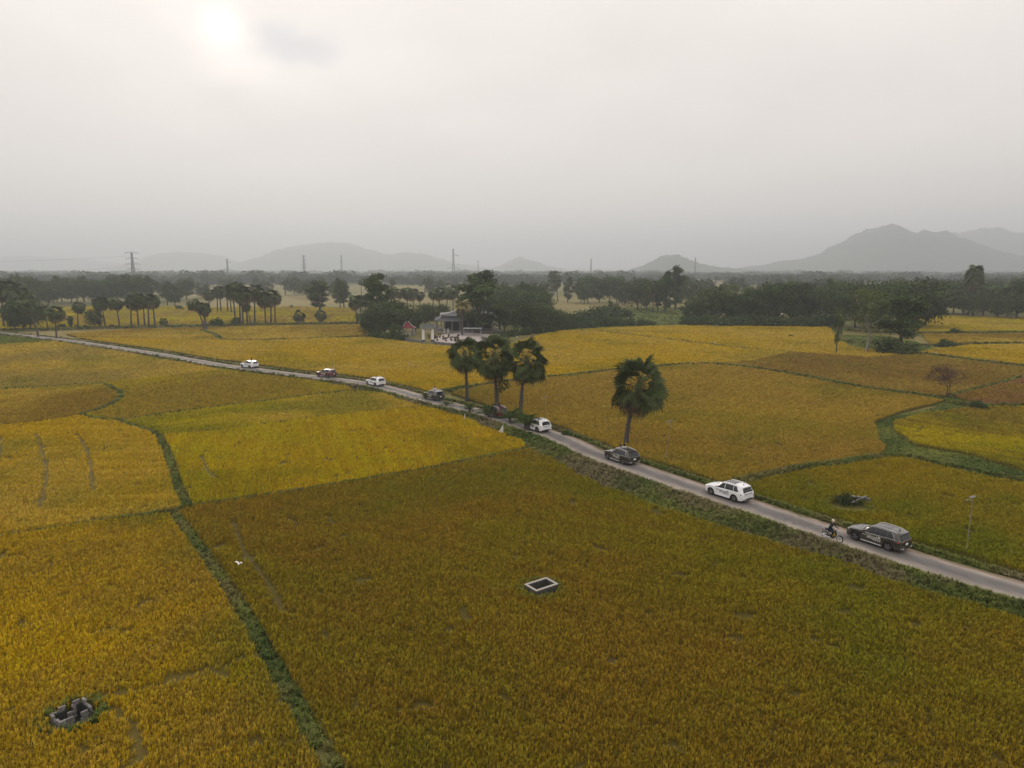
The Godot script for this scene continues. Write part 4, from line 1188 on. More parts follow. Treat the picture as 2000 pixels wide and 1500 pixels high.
func cabin(x: float, s: float) -> Vector3:
	# right-hand side of the cabin: s 0 at the belt, 1 at the gutter
	var base := table(BELT, x) - 0.03
	var top := table(ROOF, x) - 0.05
	return Vector3(x, lerpf(base, maxf(top, base), s), lerpf(table(HALF, x) * 0.955, 0.655, s) + 0.045 * sin(s * PI))

func roof_at(x: float, z: float) -> Vector3:
	return Vector3(x, table(ROOF, x) - 0.055 * pow(absf(z) / 0.64, 2.6), z)

func sheet(fn: Callable, nu: int, nv: int, flip := false) -> Geo:
	var g := Geo.new()
	var p := []
	for i in nu + 1:
		var row := []
		for j in nv + 1:
			var v := float(j) / nv
			row.append(fn.call(float(i) / nu, 1.0 - v if flip else v))
		p.append(row)
	g.grid(p)
	return g

func body_mesh() -> ArrayMesh:
	var g := Geo.new()
	var xs := []
	for i in 95: xs.append(lerpf(-2.33, 2.33, i / 94.0))
	for e in [-2.315, -2.28, 2.315, 2.27]: xs.append(e)
	xs.sort()
	for side in [1.0, -1.0]:
		var p := []
		for x in xs:
			var yb := table(SILL, x)
			for a in AXLES:
				var d: float = absf(x - a)
				if d < 0.435: yb = maxf(yb, 0.36 + sqrt(0.435 * 0.435 - d * d))
			var yt := table(BELT, x)
			var w := table(HALF, x)
			var row := []
			for k in 8:
				var t := k / 7.0
				var y := lerpf(yb, yt, t)
				var bulge := 1.0 - 0.055 * pow(absf((y - 0.68) / 0.45), 2.2)
				row.append(Vector3(x, y, w * bulge * side))
			# over the top to the middle
			var crown := 0.05 if x > 0.9 else 0.02
			for q in [0.86, 0.6, 0.0]:
				row.append(Vector3(x, yt + crown * (1.0 - q * q), w * q * side * 0.96))
			if side > 0: row.reverse()
			p.append(row)
		g.grid(p)
	for e in [-2.33, 2.33]:
		var w := table(HALF, e)
		g.quad(Vector3(e, table(SILL, e), -w), Vector3(e, table(BELT, e), -w), Vector3(e, table(BELT, e), w), Vector3(e, table(SILL, e), w))
	# cabin shell
	var cx := []
	for i in 50: cx.append(lerpf(-2.28, 1.08, i / 49.0))
	var c := []
	for x in cx:
		var row := []
		for k in 5: row.append(cabin(x, k / 4.0))
		var top := []
		for z in [0.62, 0.5, 0.25, 0.0]: top.append(roof_at(x, z))
		row.append_array(top)
		for k in 3: row.append(Vector3(x, top[2 - k].y, -top[2 - k].z))
		for k in 5:
			var q := cabin(x, 1.0 - k / 4.0)
			row.append(Vector3(x, q.y, -q.z))
		c.append(row)
	g.grid(c)
	return g.mesh()

func side_glass(b0: float, b1: float, t0: float, t1: float, side: float) -> ArrayMesh:
	return sheet(func(u: float, v: float) -> Vector3:
		var x := lerpf(lerpf(b0, b1, u), lerpf(t0, t1, u), v)
		var q := cabin(x, lerpf(0.10, 0.90, v))
		return Vector3(q.x, q.y, (q.z + 0.014) * side), 8, 4, side > 0).mesh()

func tube_mesh(path: Array, r: float, sides := 7) -> ArrayMesh:
	var g := Geo.new()
	var rr := []
	for p in path: rr.append(r)
	g.tube(path, rr, sides)
	return g.mesh()

func lathe(profile: Array, sides := 28) -> Geo:
	# profile of (radius, offset along z)
	var g := Geo.new()
	var p := []
	for k in sides + 1:
		var a := TAU * k / sides
		var row := []
		for q in profile: row.append(Vector3(cos(a) * q[0], sin(a) * q[0], q[1]))
		p.append(row)
	g.grid(p)
	return g

func box_mesh(at: Vector3, half: Vector3) -> ArrayMesh:
	var g := Geo.new()
	g.box(at - half, at + half)
	return g.mesh()

var car_parts := {}

func car_material(r: float, g: float, b: float, flake: float) -> StandardMaterial3D:
	var m := mat(r, g, b, 0.34, flake)
	m.clearcoat_enabled = true
	m.clearcoat = 1.0
	m.clearcoat_roughness = 0.06
	return m

func make_car_parts() -> void:
	M.glass = mat(0.012, 0.014, 0.018, 0.06)
	M.rubber = mat(0.016, 0.016, 0.017, 0.85)
	M.black = mat(0.012, 0.012, 0.013, 0.5)
	M.chrome = mat(0.62, 0.62, 0.62, 0.25, 0.9)
	M.rim = mat(0.33, 0.33, 0.34, 0.35, 0.8)
	M.silver = mat(0.60, 0.60, 0.60, 0.4, 0.3)
	M.red_lamp = mat(0.22, 0.008, 0.010, 0.15)
	M.lit_lamp = mat(0.62, 0.015, 0.020, 0.15)  # brighter red paints the lit look; the lamp itself gives no light
	M.dark_lamp = mat(0.045, 0.010, 0.012, 0.12)
	M.head_lamp = mat(0.55, 0.57, 0.60, 0.1, 0.4)
	M.plate = mat(0.72, 0.72, 0.70, 0.6)
	var P := car_parts
	P.body = body_mesh()
	P.glass = []
	for side in [1.0, -1.0]:
		P.glass.append(["front_door_window", side_glass(0.84, -0.20, 0.16, -0.20, side)])
		P.glass.append(["rear_door_window", side_glass(-0.26, -1.20, -0.26, -1.14, side)])
		P.glass.append(["quarter_window", side_glass(-1.25, -1.84, -1.19, -1.50, side)])
	P.shield = sheet(func(u: float, v: float) -> Vector3:
		var x := lerpf(1.05, 0.30, u)
		return roof_at(x, lerpf(-1.0, 1.0, v) * lerpf(0.74, 0.58, u)) + Vector3(0.010, 0.016, 0), 8, 8, true).mesh()
	P.back = sheet(func(u: float, v: float) -> Vector3:
		var x := lerpf(-2.07, -2.262, u)
		return roof_at(x, lerpf(-1.0, 1.0, v) * lerpf(0.60, 0.70, u)) + Vector3(-0.022, 0.008, 0), 6, 8).mesh()
	P.spoiler = sheet(func(u: float, v: float) -> Vector3:
		var q := roof_at(-1.9, lerpf(-0.62, 0.62, v))
		return Vector3(lerpf(-1.85, -2.20, u) + 0.10 * pow(absf(v - 0.5) * 2.0, 2.0) * u, q.y + 0.028 - 0.035 * u, q.z), 3, 8).mesh()
	P.sunroof = sheet(func(u: float, v: float) -> Vector3:
		return roof_at(lerpf(0.12, -1.10, u), lerpf(-0.44, 0.44, v)) + Vector3(0, 0.016, 0), 6, 6, true).mesh()
	P.rail = []
	for side in [1.0, -1.0]:
		var path := []
		for i in 11:
			var x := lerpf(0.30, -1.80, i / 10.0)
			path.append(Vector3(x, roof_at(x, 0.6).y + 0.055 - 0.055 * pow(absf(i - 5.0) / 5.0, 6.0), 0.625 * side))
		P.rail.append(tube_mesh(path, 0.026))
	P.tyre = lathe([[0.225, -0.10], [0.31, -0.118], [0.352, -0.10], [0.363, -0.05], [0.363, 0.05], [0.352, 0.10], [0.31, 0.118], [0.225, 0.10]]).mesh()
	var rim := lathe([[0.245, -0.06], [0.245, 0.095], [0.228, 0.10], [0.222, 0.07], [0.215, 0.045], [0.0, 0.03]])
	var spokes := Geo.new()
	for k in 5:
		for e in [-0.13, 0.13]:
			var a: float = TAU * k / 5.0 + e
			spokes.bar(Vector3(cos(a) * 0.05, sin(a) * 0.05, 0.078), Vector3(cos(a + e * 0.35) * 0.232, sin(a + e * 0.35) * 0.232, 0.085), 0.040)
	P.rim = rim.mesh()
	P.spokes = spokes.mesh()
	P.tail = []
	for side in [1.0, -1.0]:
		P.tail.append(sheet(func(u: float, v: float) -> Vector3:
			# wraps round the rear corner
			var a := lerpf(0.0, 1.0, u)
			var x := lerpf(-2.325, -2.02, pow(a, 1.6))
			var z := lerpf(0.46, table(HALF, x) * 0.995 + 0.012, minf(1.0, a * 1.35))
			return Vector3(x - 0.02, lerpf(0.875, 0.975, v) - 0.02 * a * v, z * side), 10, 3, side > 0).mesh())
	P.bar = box_mesh(Vector3(-2.325, 0.925, 0), Vector3(0.02, 0.022, 0.46))
	P.plate = box_mesh(Vector3(-2.345, 0.735, 0), Vector3(0.012, 0.085, 0.165))
	P.diffuser = box_mesh(Vector3(-2.24, 0.40, 0), Vector3(0.115, 0.075, 0.66))
	P.floor = box_mesh(Vector3(0, 0.42, 0), Vector3(2.1, 0.16, 0.70))
	P.trim = []
	P.step = []
	P.mirror = []
	P.lamp = []
	P.handle = []
	for side in [1.0, -1.0]:
		P.trim.append(tube_mesh([Vector3(-2.27, 0.50, 0.83 * side), Vector3(-2.33, 0.415, 0.78 * side), Vector3(-2.365, 0.40, 0.66 * side), Vector3(-2.37, 0.40, 0.52 * side), Vector3(-2.36, 0.46, 0.43 * side)], 0.026))
		P.step.append(box_mesh(Vector3(0.04, 0.29, 0.925 * side), Vector3(0.86, 0.035, 0.03)))
		P.mirror.append(box_mesh(Vector3(0.74, 1.10, 1.0 * side), Vector3(0.07, 0.065, 0.10)))
		P.lamp.append(sheet(func(u: float, v: float) -> Vector3:
			var x := lerpf(2.30, 1.95, u)
			return Vector3(x + 0.012, lerpf(0.76, 0.84, v) - 0.05 * (1.0 - u), (lerpf(0.42, table(HALF, x), minf(1.0, 0.3 + u)) + 0.012) * side), 6, 2, side < 0).mesh())
		P.handle.append(box_mesh(Vector3(-0.05, 0.90, 0.945 * side), Vector3(0.10, 0.014, 0.012)))
		P.handle.append(box_mesh(Vector3(-1.05, 0.92, 0.950 * side), Vector3(0.10, 0.014, 0.012)))
	P.grille = box_mesh(Vector3(2.325, 0.58, 0), Vector3(0.012, 0.10, 0.50))
	var fin := Geo.new()
	fin.quad(Vector3(-1.62, 1.63, 0.018), Vector3(-1.62, 1.63, -0.018), Vector3(-1.76, 1.73, 0), Vector3(-1.78, 1.625, 0.018))
	fin.t3(Vector3(-1.62, 1.63, -0.018), Vector3(-1.78, 1.625, -0.018), Vector3(-1.76, 1.73, 0))
	P.fin = fin.mesh()
	# chrome line round the side windows
	P.glass_trim = []
	for side in [1.0, -1.0]:
		var path := []
		for i in 14:
			var x := lerpf(0.86, -1.86, i / 13.0)
			var q := cabin(x, 0.06)
			path.append(Vector3(x, q.y, (q.z + 0.014) * side))
		for i in 10:
			var x := lerpf(-1.86, -1.52, i / 9.0)
			var q := cabin(x, lerpf(0.06, 0.94, i / 9.0))
			path.append(Vector3(x, q.y, (q.z + 0.016) * side))
		for i in 12:
			var x := lerpf(-1.45, 0.10, i / 11.0)
			var q := cabin(x, 0.94)
			path.append(Vector3(x, q.y, (q.z + 0.016) * side))
		P.glass_trim.append(tube_mesh(path, 0.013, 5))
	# rows of small illegible print across both doors
	var r := RandomNumberGenerator.new()
	r.seed = 88
	P.print = []
	for side in [1.0, -1.0]:
		var pr := Geo.new()
		for ln in [[0.78, -0.74, 0.795, 0.030], [-0.40, -0.76, 0.885, 0.055], [0.22, -0.76, 0.715, 0.028], [0.20, -0.76, 0.645, 0.028], [0.02, -0.76, 0.575, 0.028], [0.36, 0.16, 0.68, 0.07], [0.35, 0.02, 0.885, 0.026]]:
			var x: float = ln[0]
			while x > ln[1]:
				var w := r.randf_range(0.03, 0.075)
				var y: float = ln[2] + r.randf_range(-0.006, 0.006)
				var hh: float = ln[3] * r.randf_range(0.75, 1.0)
				var x2 := maxf(x - w, ln[1])
				var z := func(xx: float, yy: float) -> float: return (table(HALF, xx) * (1.0 - 0.055 * pow(absf((yy - 0.68) / 0.45), 2.2)) + 0.006) * side
				pr.quad(Vector3(x, y - hh, z.call(x, y - hh)), Vector3(x, y + hh, z.call(x, y + hh)), Vector3(x2, y + hh, z.call(x2, y + hh)), Vector3(x2, y - hh, z.call(x2, y - hh)))
				x = x2 - r.randf_range(0.012, 0.03) - (0.05 if r.randf() < 0.2 else 0.0)
		P.print.append(pr.mesh())

func car(at: Vector3, turn: float, paint: Material, print_mat: Material, style: Dictionary, label: String) -> Node3D:
	var P := car_parts
	var o := thing("suv_car", at, label, "car", "", turn)
	var body := part("body", P.body, paint, o)
	part("underbody", P.floor, M.black, o)
	for w in P.glass: part(w[0], w[1], M.glass, o)
	part("windscreen", P.shield, M.glass, o)
	part("rear_window", P.back, M.glass, o)
	part("spoiler", P.spoiler, paint, o)
	part("roof_panel", P.sunroof, style.roof, o)
	for k in 2:
		part("roof_rail", P.rail[k], style.rail, o)
		part("window_trim", P.glass_trim[k], style.trim, o)
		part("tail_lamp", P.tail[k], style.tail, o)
		part("bumper_trim", P.trim[k], M.chrome, o)
		part("side_step", P.step[k], style.step, o)
		part("mirror", P.mirror[k], paint, o)
		part("head_lamp", P.lamp[k], M.head_lamp, o)
		part("door_lettering", P.print[k], print_mat, body)
	for h in P.handle: part("door_handle", h, style.trim, body)
	part("lamp_bar", P.bar, M.black, o)
	part("number_plate", P.plate, M.plate, o)
	part("rear_diffuser", P.diffuser, M.black, o)
	part("grille", P.grille, M.black, o)
	part("antenna_fin", P.fin, M.black, o)
	for a in AXLES:
		for side in [1.0, -1.0]:
			var w := Node3D.new()
			w.name = "wheel"
			w.position = Vector3(a, 0.363, 0.80 * side)
			if side < 0: w.rotation.y = PI
			o.add_child(w, true)
			part("tyre", P.tyre, M.rubber, w)
			part("rim", P.rim, M.black, w)
			part("spokes", P.spokes, M.rim, w)
	return o

func heading(p: Vector3) -> float:
	# the convoy drives away along the road
	var best := 1e9
	var d := Vector2.RIGHT
	for i in centre.size() - 1:
		var m := (centre[i] + centre[i + 1]) * 0.5
		var q := m.distance_squared_to(Vector2(p.x, p.z))
		if q < best:
			best = q
			d = (centre[i] - centre[i + 1]).normalized()
	return atan2(-d.y, d.x)

func make_cars() -> void:
	make_car_parts()
	var white := car_material(0.78, 0.79, 0.81, 0.0)
	var brown := car_material(0.042, 0.037, 0.030, 0.35)
	var red := car_material(0.105, 0.010, 0.014, 0.30)
	var ink := mat(0.06, 0.07, 0.11, 0.6)
	var pale := mat(0.62, 0.60, 0.56, 0.6)
	M.sunroof_glass = mat(0.10, 0.095, 0.10, 0.05)
	var ws := {"roof": M.sunroof_glass, "rail": white, "trim": white, "tail": M.dark_lamp, "step": white}
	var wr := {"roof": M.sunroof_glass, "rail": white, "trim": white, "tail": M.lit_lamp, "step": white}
	var bs := {"roof": M.sunroof_glass, "rail": M.silver, "trim": M.chrome, "tail": M.dark_lamp, "step": M.silver}
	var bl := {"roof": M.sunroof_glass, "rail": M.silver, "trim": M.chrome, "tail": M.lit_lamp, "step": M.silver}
	var rs := {"roof": M.sunroof_glass, "rail": M.silver, "trim": M.chrome, "tail": M.red_lamp, "step": M.silver}
	var rows := [
		[Vector3(29.71, 0.75, -54.98), brown, pale, bl, "dark brown SUV with a lit red tail lamp beside the motorbike"],
		[Vector3(21.18, 0.75, -66.96), white, ink, ws, "white SUV with blue door lettering next to the field bund corner"],
		[Vector3(12.69, 0.75, -80.12), brown, pale, bs, "dark brown SUV with two heads out of its roof under the single palm"],
		[Vector3(3.41, 0.75, -96.39), white, ink, wr, "white SUV half hidden by a young palm, red tail lamp lit"],
		[Vector3(-2.49, 0.75, -105.79), red, pale, rs, "dark red SUV with an open roof under the three palms"],
		[Vector3(-13.46, 0.75, -120), brown, pale, bs, "dark brown SUV with a white shirted person standing in its roof"],
		[Vector3(-26.27, 0.75, -134.7), white, ink, ws, "white SUV driving between the red SUV and the brown SUV"],
		[Vector3(-38.52, 0.75, -145.54), red, pale, rs, "dark red SUV with closed roof following the foremost white SUV"],
		[Vector3(-59.53, 0.75, -159.48), white, ink, ws, "white SUV leading the convoy with a person standing in its roof"]]
	for e in rows:
		var p: Vector3 = e[0]
		car(p + Vector3(0, -0.01, 0), heading(p), e[1], e[2], e[3], e[4])
	# people standing in the open roofs
	for e in [[2, Vector3(-0.05, 1.20, -0.22), 0.3, Color(0.03, 0.03, 0.04), Color(0.42, 0.41, 0.43), "person in a pale top beside a white shirted companion in the car roof", 0],
			[2, Vector3(-0.25, 1.24, 0.20), -0.4, Color(0.015, 0.014, 0.014), Color(0.62, 0.61, 0.60), "person in a white top with long dark hair in the car roof", 0],
			[5, Vector3(-0.45, 1.42, 0.0), 0.2, Color(0.02, 0.018, 0.018), Color(0.66, 0.65, 0.66), "person in a white shirt standing in the brown car's roof", 1],
			[8, Vector3(-0.75, 1.50, 0.1), 0.0, Color(0.02, 0.018, 0.018), Color(0.16, 0.035, 0.035), "person in a dark red top standing in the leading car's roof", 0],
			[4, Vector3(-0.60, 1.34, 0.25), 0.5, Color(0.02, 0.018, 0.018), Color(0.025, 0.025, 0.03), "person in black leaning out of the red car's roof, arms raised", 1],
			[4, Vector3(-0.1, 1.08, -0.2), -0.3, Color(0.02, 0.018, 0.018), Color(0.10, 0.02, 0.03), "person in a maroon top low in the red car's roof", 0]]:
		var c: Vector3 = rows[e[0]][0]
		var t := heading(c)
		var at: Vector3 = c + Basis(Vector3.UP, t) * e[1]
		standing_person(at, t + e[2], e[4], e[3], e[5], e[6] == 1)

# ---------------------------------------------------------------- people

func seg_dist(p: Vector3, b: Array) -> float:
	var ab: Vector3 = b[1] - b[0]
	var t := clampf((p - b[0]).dot(ab) / maxf(ab.length_squared(), 1e-6), 0.0, 1.0)
	return p.distance_to(b[0] + ab * t) - lerpf(b[2], b[3], t)

func blob(bones: Array, cell: float, g: Geo, k := 0.05) -> void:
	# surface nets over the smooth union of tapered capsules; bone: a, b, ra, rb, colour
	var lo := Vector3(1e9, 1e9, 1e9)
	var hi := -lo
	for b in bones:
		for e in [0, 1]:
			var rr: Vector3 = Vector3.ONE * (b[2 + e] + cell * 2.5)
			lo = lo.min(b[e] - rr); hi = hi.max(b[e] + rr)
	var nx := int((hi.x - lo.x) / cell) + 2
	var ny := int((hi.y - lo.y) / cell) + 2
	var nz := int((hi.z - lo.z) / cell) + 2
	var f := PackedFloat32Array()
	f.resize(nx * ny * nz)
	var who := PackedByteArray()
	who.resize(nx * ny * nz)
	for x in nx:
		for y in ny:
			for z in nz:
				var p := lo + Vector3(x, y, z) * cell
				var s := 1e9
				var best := 1e9
				var bi := 0
				for i in bones.size():
					var d := seg_dist(p, bones[i])
					if d < best:
						best = d; bi = i
					if s > 1e8: s = d
					else:
						var h := maxf(k - absf(s - d), 0.0) / k
						s = minf(s, d) - h * h * k * 0.25
				var at := (x * ny + y) * nz + z
				f[at] = s
				who[at] = bi
	var vert := {}
	for x in nx - 1:
		for y in ny - 1:
			for z in nz - 1:
				var sum := Vector3.ZERO
				var n := 0
				for e in [[0, 0, 0, 1, 0, 0], [0, 1, 0, 1, 1, 0], [0, 0, 1, 1, 0, 1], [0, 1, 1, 1, 1, 1], [0, 0, 0, 0, 1, 0], [1, 0, 0, 1, 1, 0], [0, 0, 1, 0, 1, 1], [1, 0, 1, 1, 1, 1], [0, 0, 0, 0, 0, 1], [1, 0, 0, 1, 0, 1], [0, 1, 0, 0, 1, 1], [1, 1, 0, 1, 1, 1]]:
					var a: float = f[((x + e[0]) * ny + y + e[1]) * nz + z + e[2]]
					var b: float = f[((x + e[3]) * ny + y + e[4]) * nz + z + e[5]]
					if (a < 0.0) != (b < 0.0):
						var t := a / (a - b)
						sum += Vector3(e[0], e[1], e[2]).lerp(Vector3(e[3], e[4], e[5]), t)
						n += 1
				if n > 0:
					vert[(x * ny + y) * nz + z] = lo + (Vector3(x, y, z) + sum / n) * cell
	var field_at := func(p: Vector3) -> float:
		var s := 1e9
		for b in bones: s = minf(s, seg_dist(p, b))
		return s
	var norm := {}
	for key in vert:
		var p: Vector3 = vert[key]
		var e := cell * 0.8
		norm[key] = Vector3(field_at.call(p + Vector3(e, 0, 0)) - field_at.call(p - Vector3(e, 0, 0)), field_at.call(p + Vector3(0, e, 0)) - field_at.call(p - Vector3(0, e, 0)), field_at.call(p + Vector3(0, 0, e)) - field_at.call(p - Vector3(0, 0, e))).normalized()
	var sx := ny * nz
	for x in range(1, nx - 1):
		for y in range(1, ny - 1):
			for z in range(1, nz - 1):
				var at := x * sx + y * nz + z
				for ax in 3:
					var step: int = [sx, nz, 1][ax]
					var inside := f[at] < 0.0
					if inside == (f[at + step] < 0.0): continue
					var u: int = [nz, 1, sx][ax]
					var v: int = [1, sx, nz][ax]
					var q := [at, at - u, at - u - v, at - v]
					if not inside: q.reverse()
					if not (vert.has(q[0]) and vert.has(q[1]) and vert.has(q[2]) and vert.has(q[3])): continue
					g.col = bones[who[at if inside else at + step]][4]
					g.t3n(vert[q[0]], vert[q[2]], vert[q[1]], norm[q[0]], norm[q[2]], norm[q[1]])
					g.t3n(vert[q[0]], vert[q[3]], vert[q[2]], norm[q[0]], norm[q[3]], norm[q[2]])

func hand(g: Geo, at: Vector3, along: Vector3, across: Vector3, skin: Color) -> void:
	# palm and five bent fingers
	g.col = skin
	var out := along.cross(across).normalized()
	g.tube([at, at + along * 0.05, at + along * 0.085], [0.030, 0.036, 0.030], 7)
	for k in 4:
		var root: Vector3 = at + along * 0.08 + across * (k - 1.5) * 0.019
		var ln: float = [0.062, 0.074, 0.070, 0.055][k]
		g.tube([root, root + along * ln * 0.5 + out * 0.008, root + along * ln * 0.85 + out * 0.03], [0.010, 0.009, 0.007], 5)
	var th := at + along * 0.025 - across * 0.032
	g.tube([th, th + along * 0.03 - across * 0.022, th + along * 0.058 - across * 0.026 + out * 0.012], [0.012, 0.010, 0.008], 5)

func face(g: Geo, c: Vector3, fwd: Vector3, skin: Color) -> void:
	var right := fwd.cross(Vector3.UP).normalized()
	g.col = skin * 0.95
	g.tube([c + fwd * 0.085 + Vector3(0, 0.015, 0), c + fwd * 0.118 - Vector3(0, 0.022, 0)], [0.010, 0.017], 6)
	for s in [-1.0, 1.0]:
		g.tube([c + right * s * 0.085, c + right * s * 0.10], [0.022, 0.018], 6)
		g.col = Color(0.02, 0.015, 0.012)
		g.tube([c + fwd * 0.086 + right * s * 0.034 + Vector3(0, 0.018, 0), c + fwd * 0.097 + right * s * 0.034 + Vector3(0, 0.018, 0)], [0.013, 0.009], 6)
		g.col = skin * 0.95
	g.col = Color(0.25, 0.09, 0.08)
	g.tube([c + fwd * 0.092 - right * 0.024 - Vector3(0, 0.055, 0), c + fwd * 0.092 + right * 0.024 - Vector3(0, 0.055, 0)], [0.007, 0.007], 5)

func standing_person(at: Vector3, turn: float, top: Color, hair: Color, label: String, arms_up: bool) -> void:
	# seen from the hips upwards, standing on the car's seat; hips at the origin
	var skin := Color(0.34, 0.20, 0.14)
	var dark := Color(0.03, 0.03, 0.04)
	var g := Geo.new()
	var bones := [
		[Vector3(0, 0.02, -0.07), Vector3(0, 0.02, 0.07), 0.125, 0.125, dark],
		[Vector3(0, 0.08, 0), Vector3(0, 0.30, 0), 0.125, 0.13, top],
		[Vector3(0.0, 0.42, -0.10), Vector3(0.0, 0.42, 0.10), 0.105, 0.105, top],
		[Vector3(0, 0.48, 0), Vector3(0.01, 0.60, 0), 0.055, 0.05, skin],
		[Vector3(0.015, 0.655, 0), Vector3(0.01, 0.735, 0), 0.082, 0.095, skin]]
	for s in [-1.0, 1.0]:
		var elbow := Vector3(0.22, 0.30, 0.30 * s) if not arms_up else Vector3(0.16, 0.52, 0.36 * s)
		var wrist := Vector3(0.42, 0.36, 0.18 * s) if not arms_up else Vector3(0.34, 0.70, 0.30 * s)
		bones.append([Vector3(0, 0.45, 0.17 * s), elbow, 0.056, 0.044, top])
		bones.append([elbow, wrist, 0.042, 0.030, skin])
		hand(g, wrist, (wrist - elbow).normalized(), Vector3(0, 0.3, s).normalized(), skin)
		bones.append([Vector3(0, 0.0, 0.08 * s), Vector3(0.0, -0.36, 0.09 * s), 0.085, 0.065, dark])
	blob(bones, 0.034, g)
	face(g, Vector3(0.012, 0.69, 0), Vector3.RIGHT, skin)
	var o := thing("person", at, label, "person", "", turn)
	part("body", g.mesh(), M.skin, o)
	var hg := Geo.new()
	blob([[Vector3(-0.02, 0.70, 0), Vector3(-0.015, 0.76, 0), 0.10, 0.095, hair], [Vector3(-0.05, 0.70, 0), Vector3(-0.06, 0.56, 0), 0.075, 0.06, hair]], 0.03, hg)
	part("hair", hg.mesh(), M.skin, o)

# ---------------------------------------------------------------- motorbike and rider

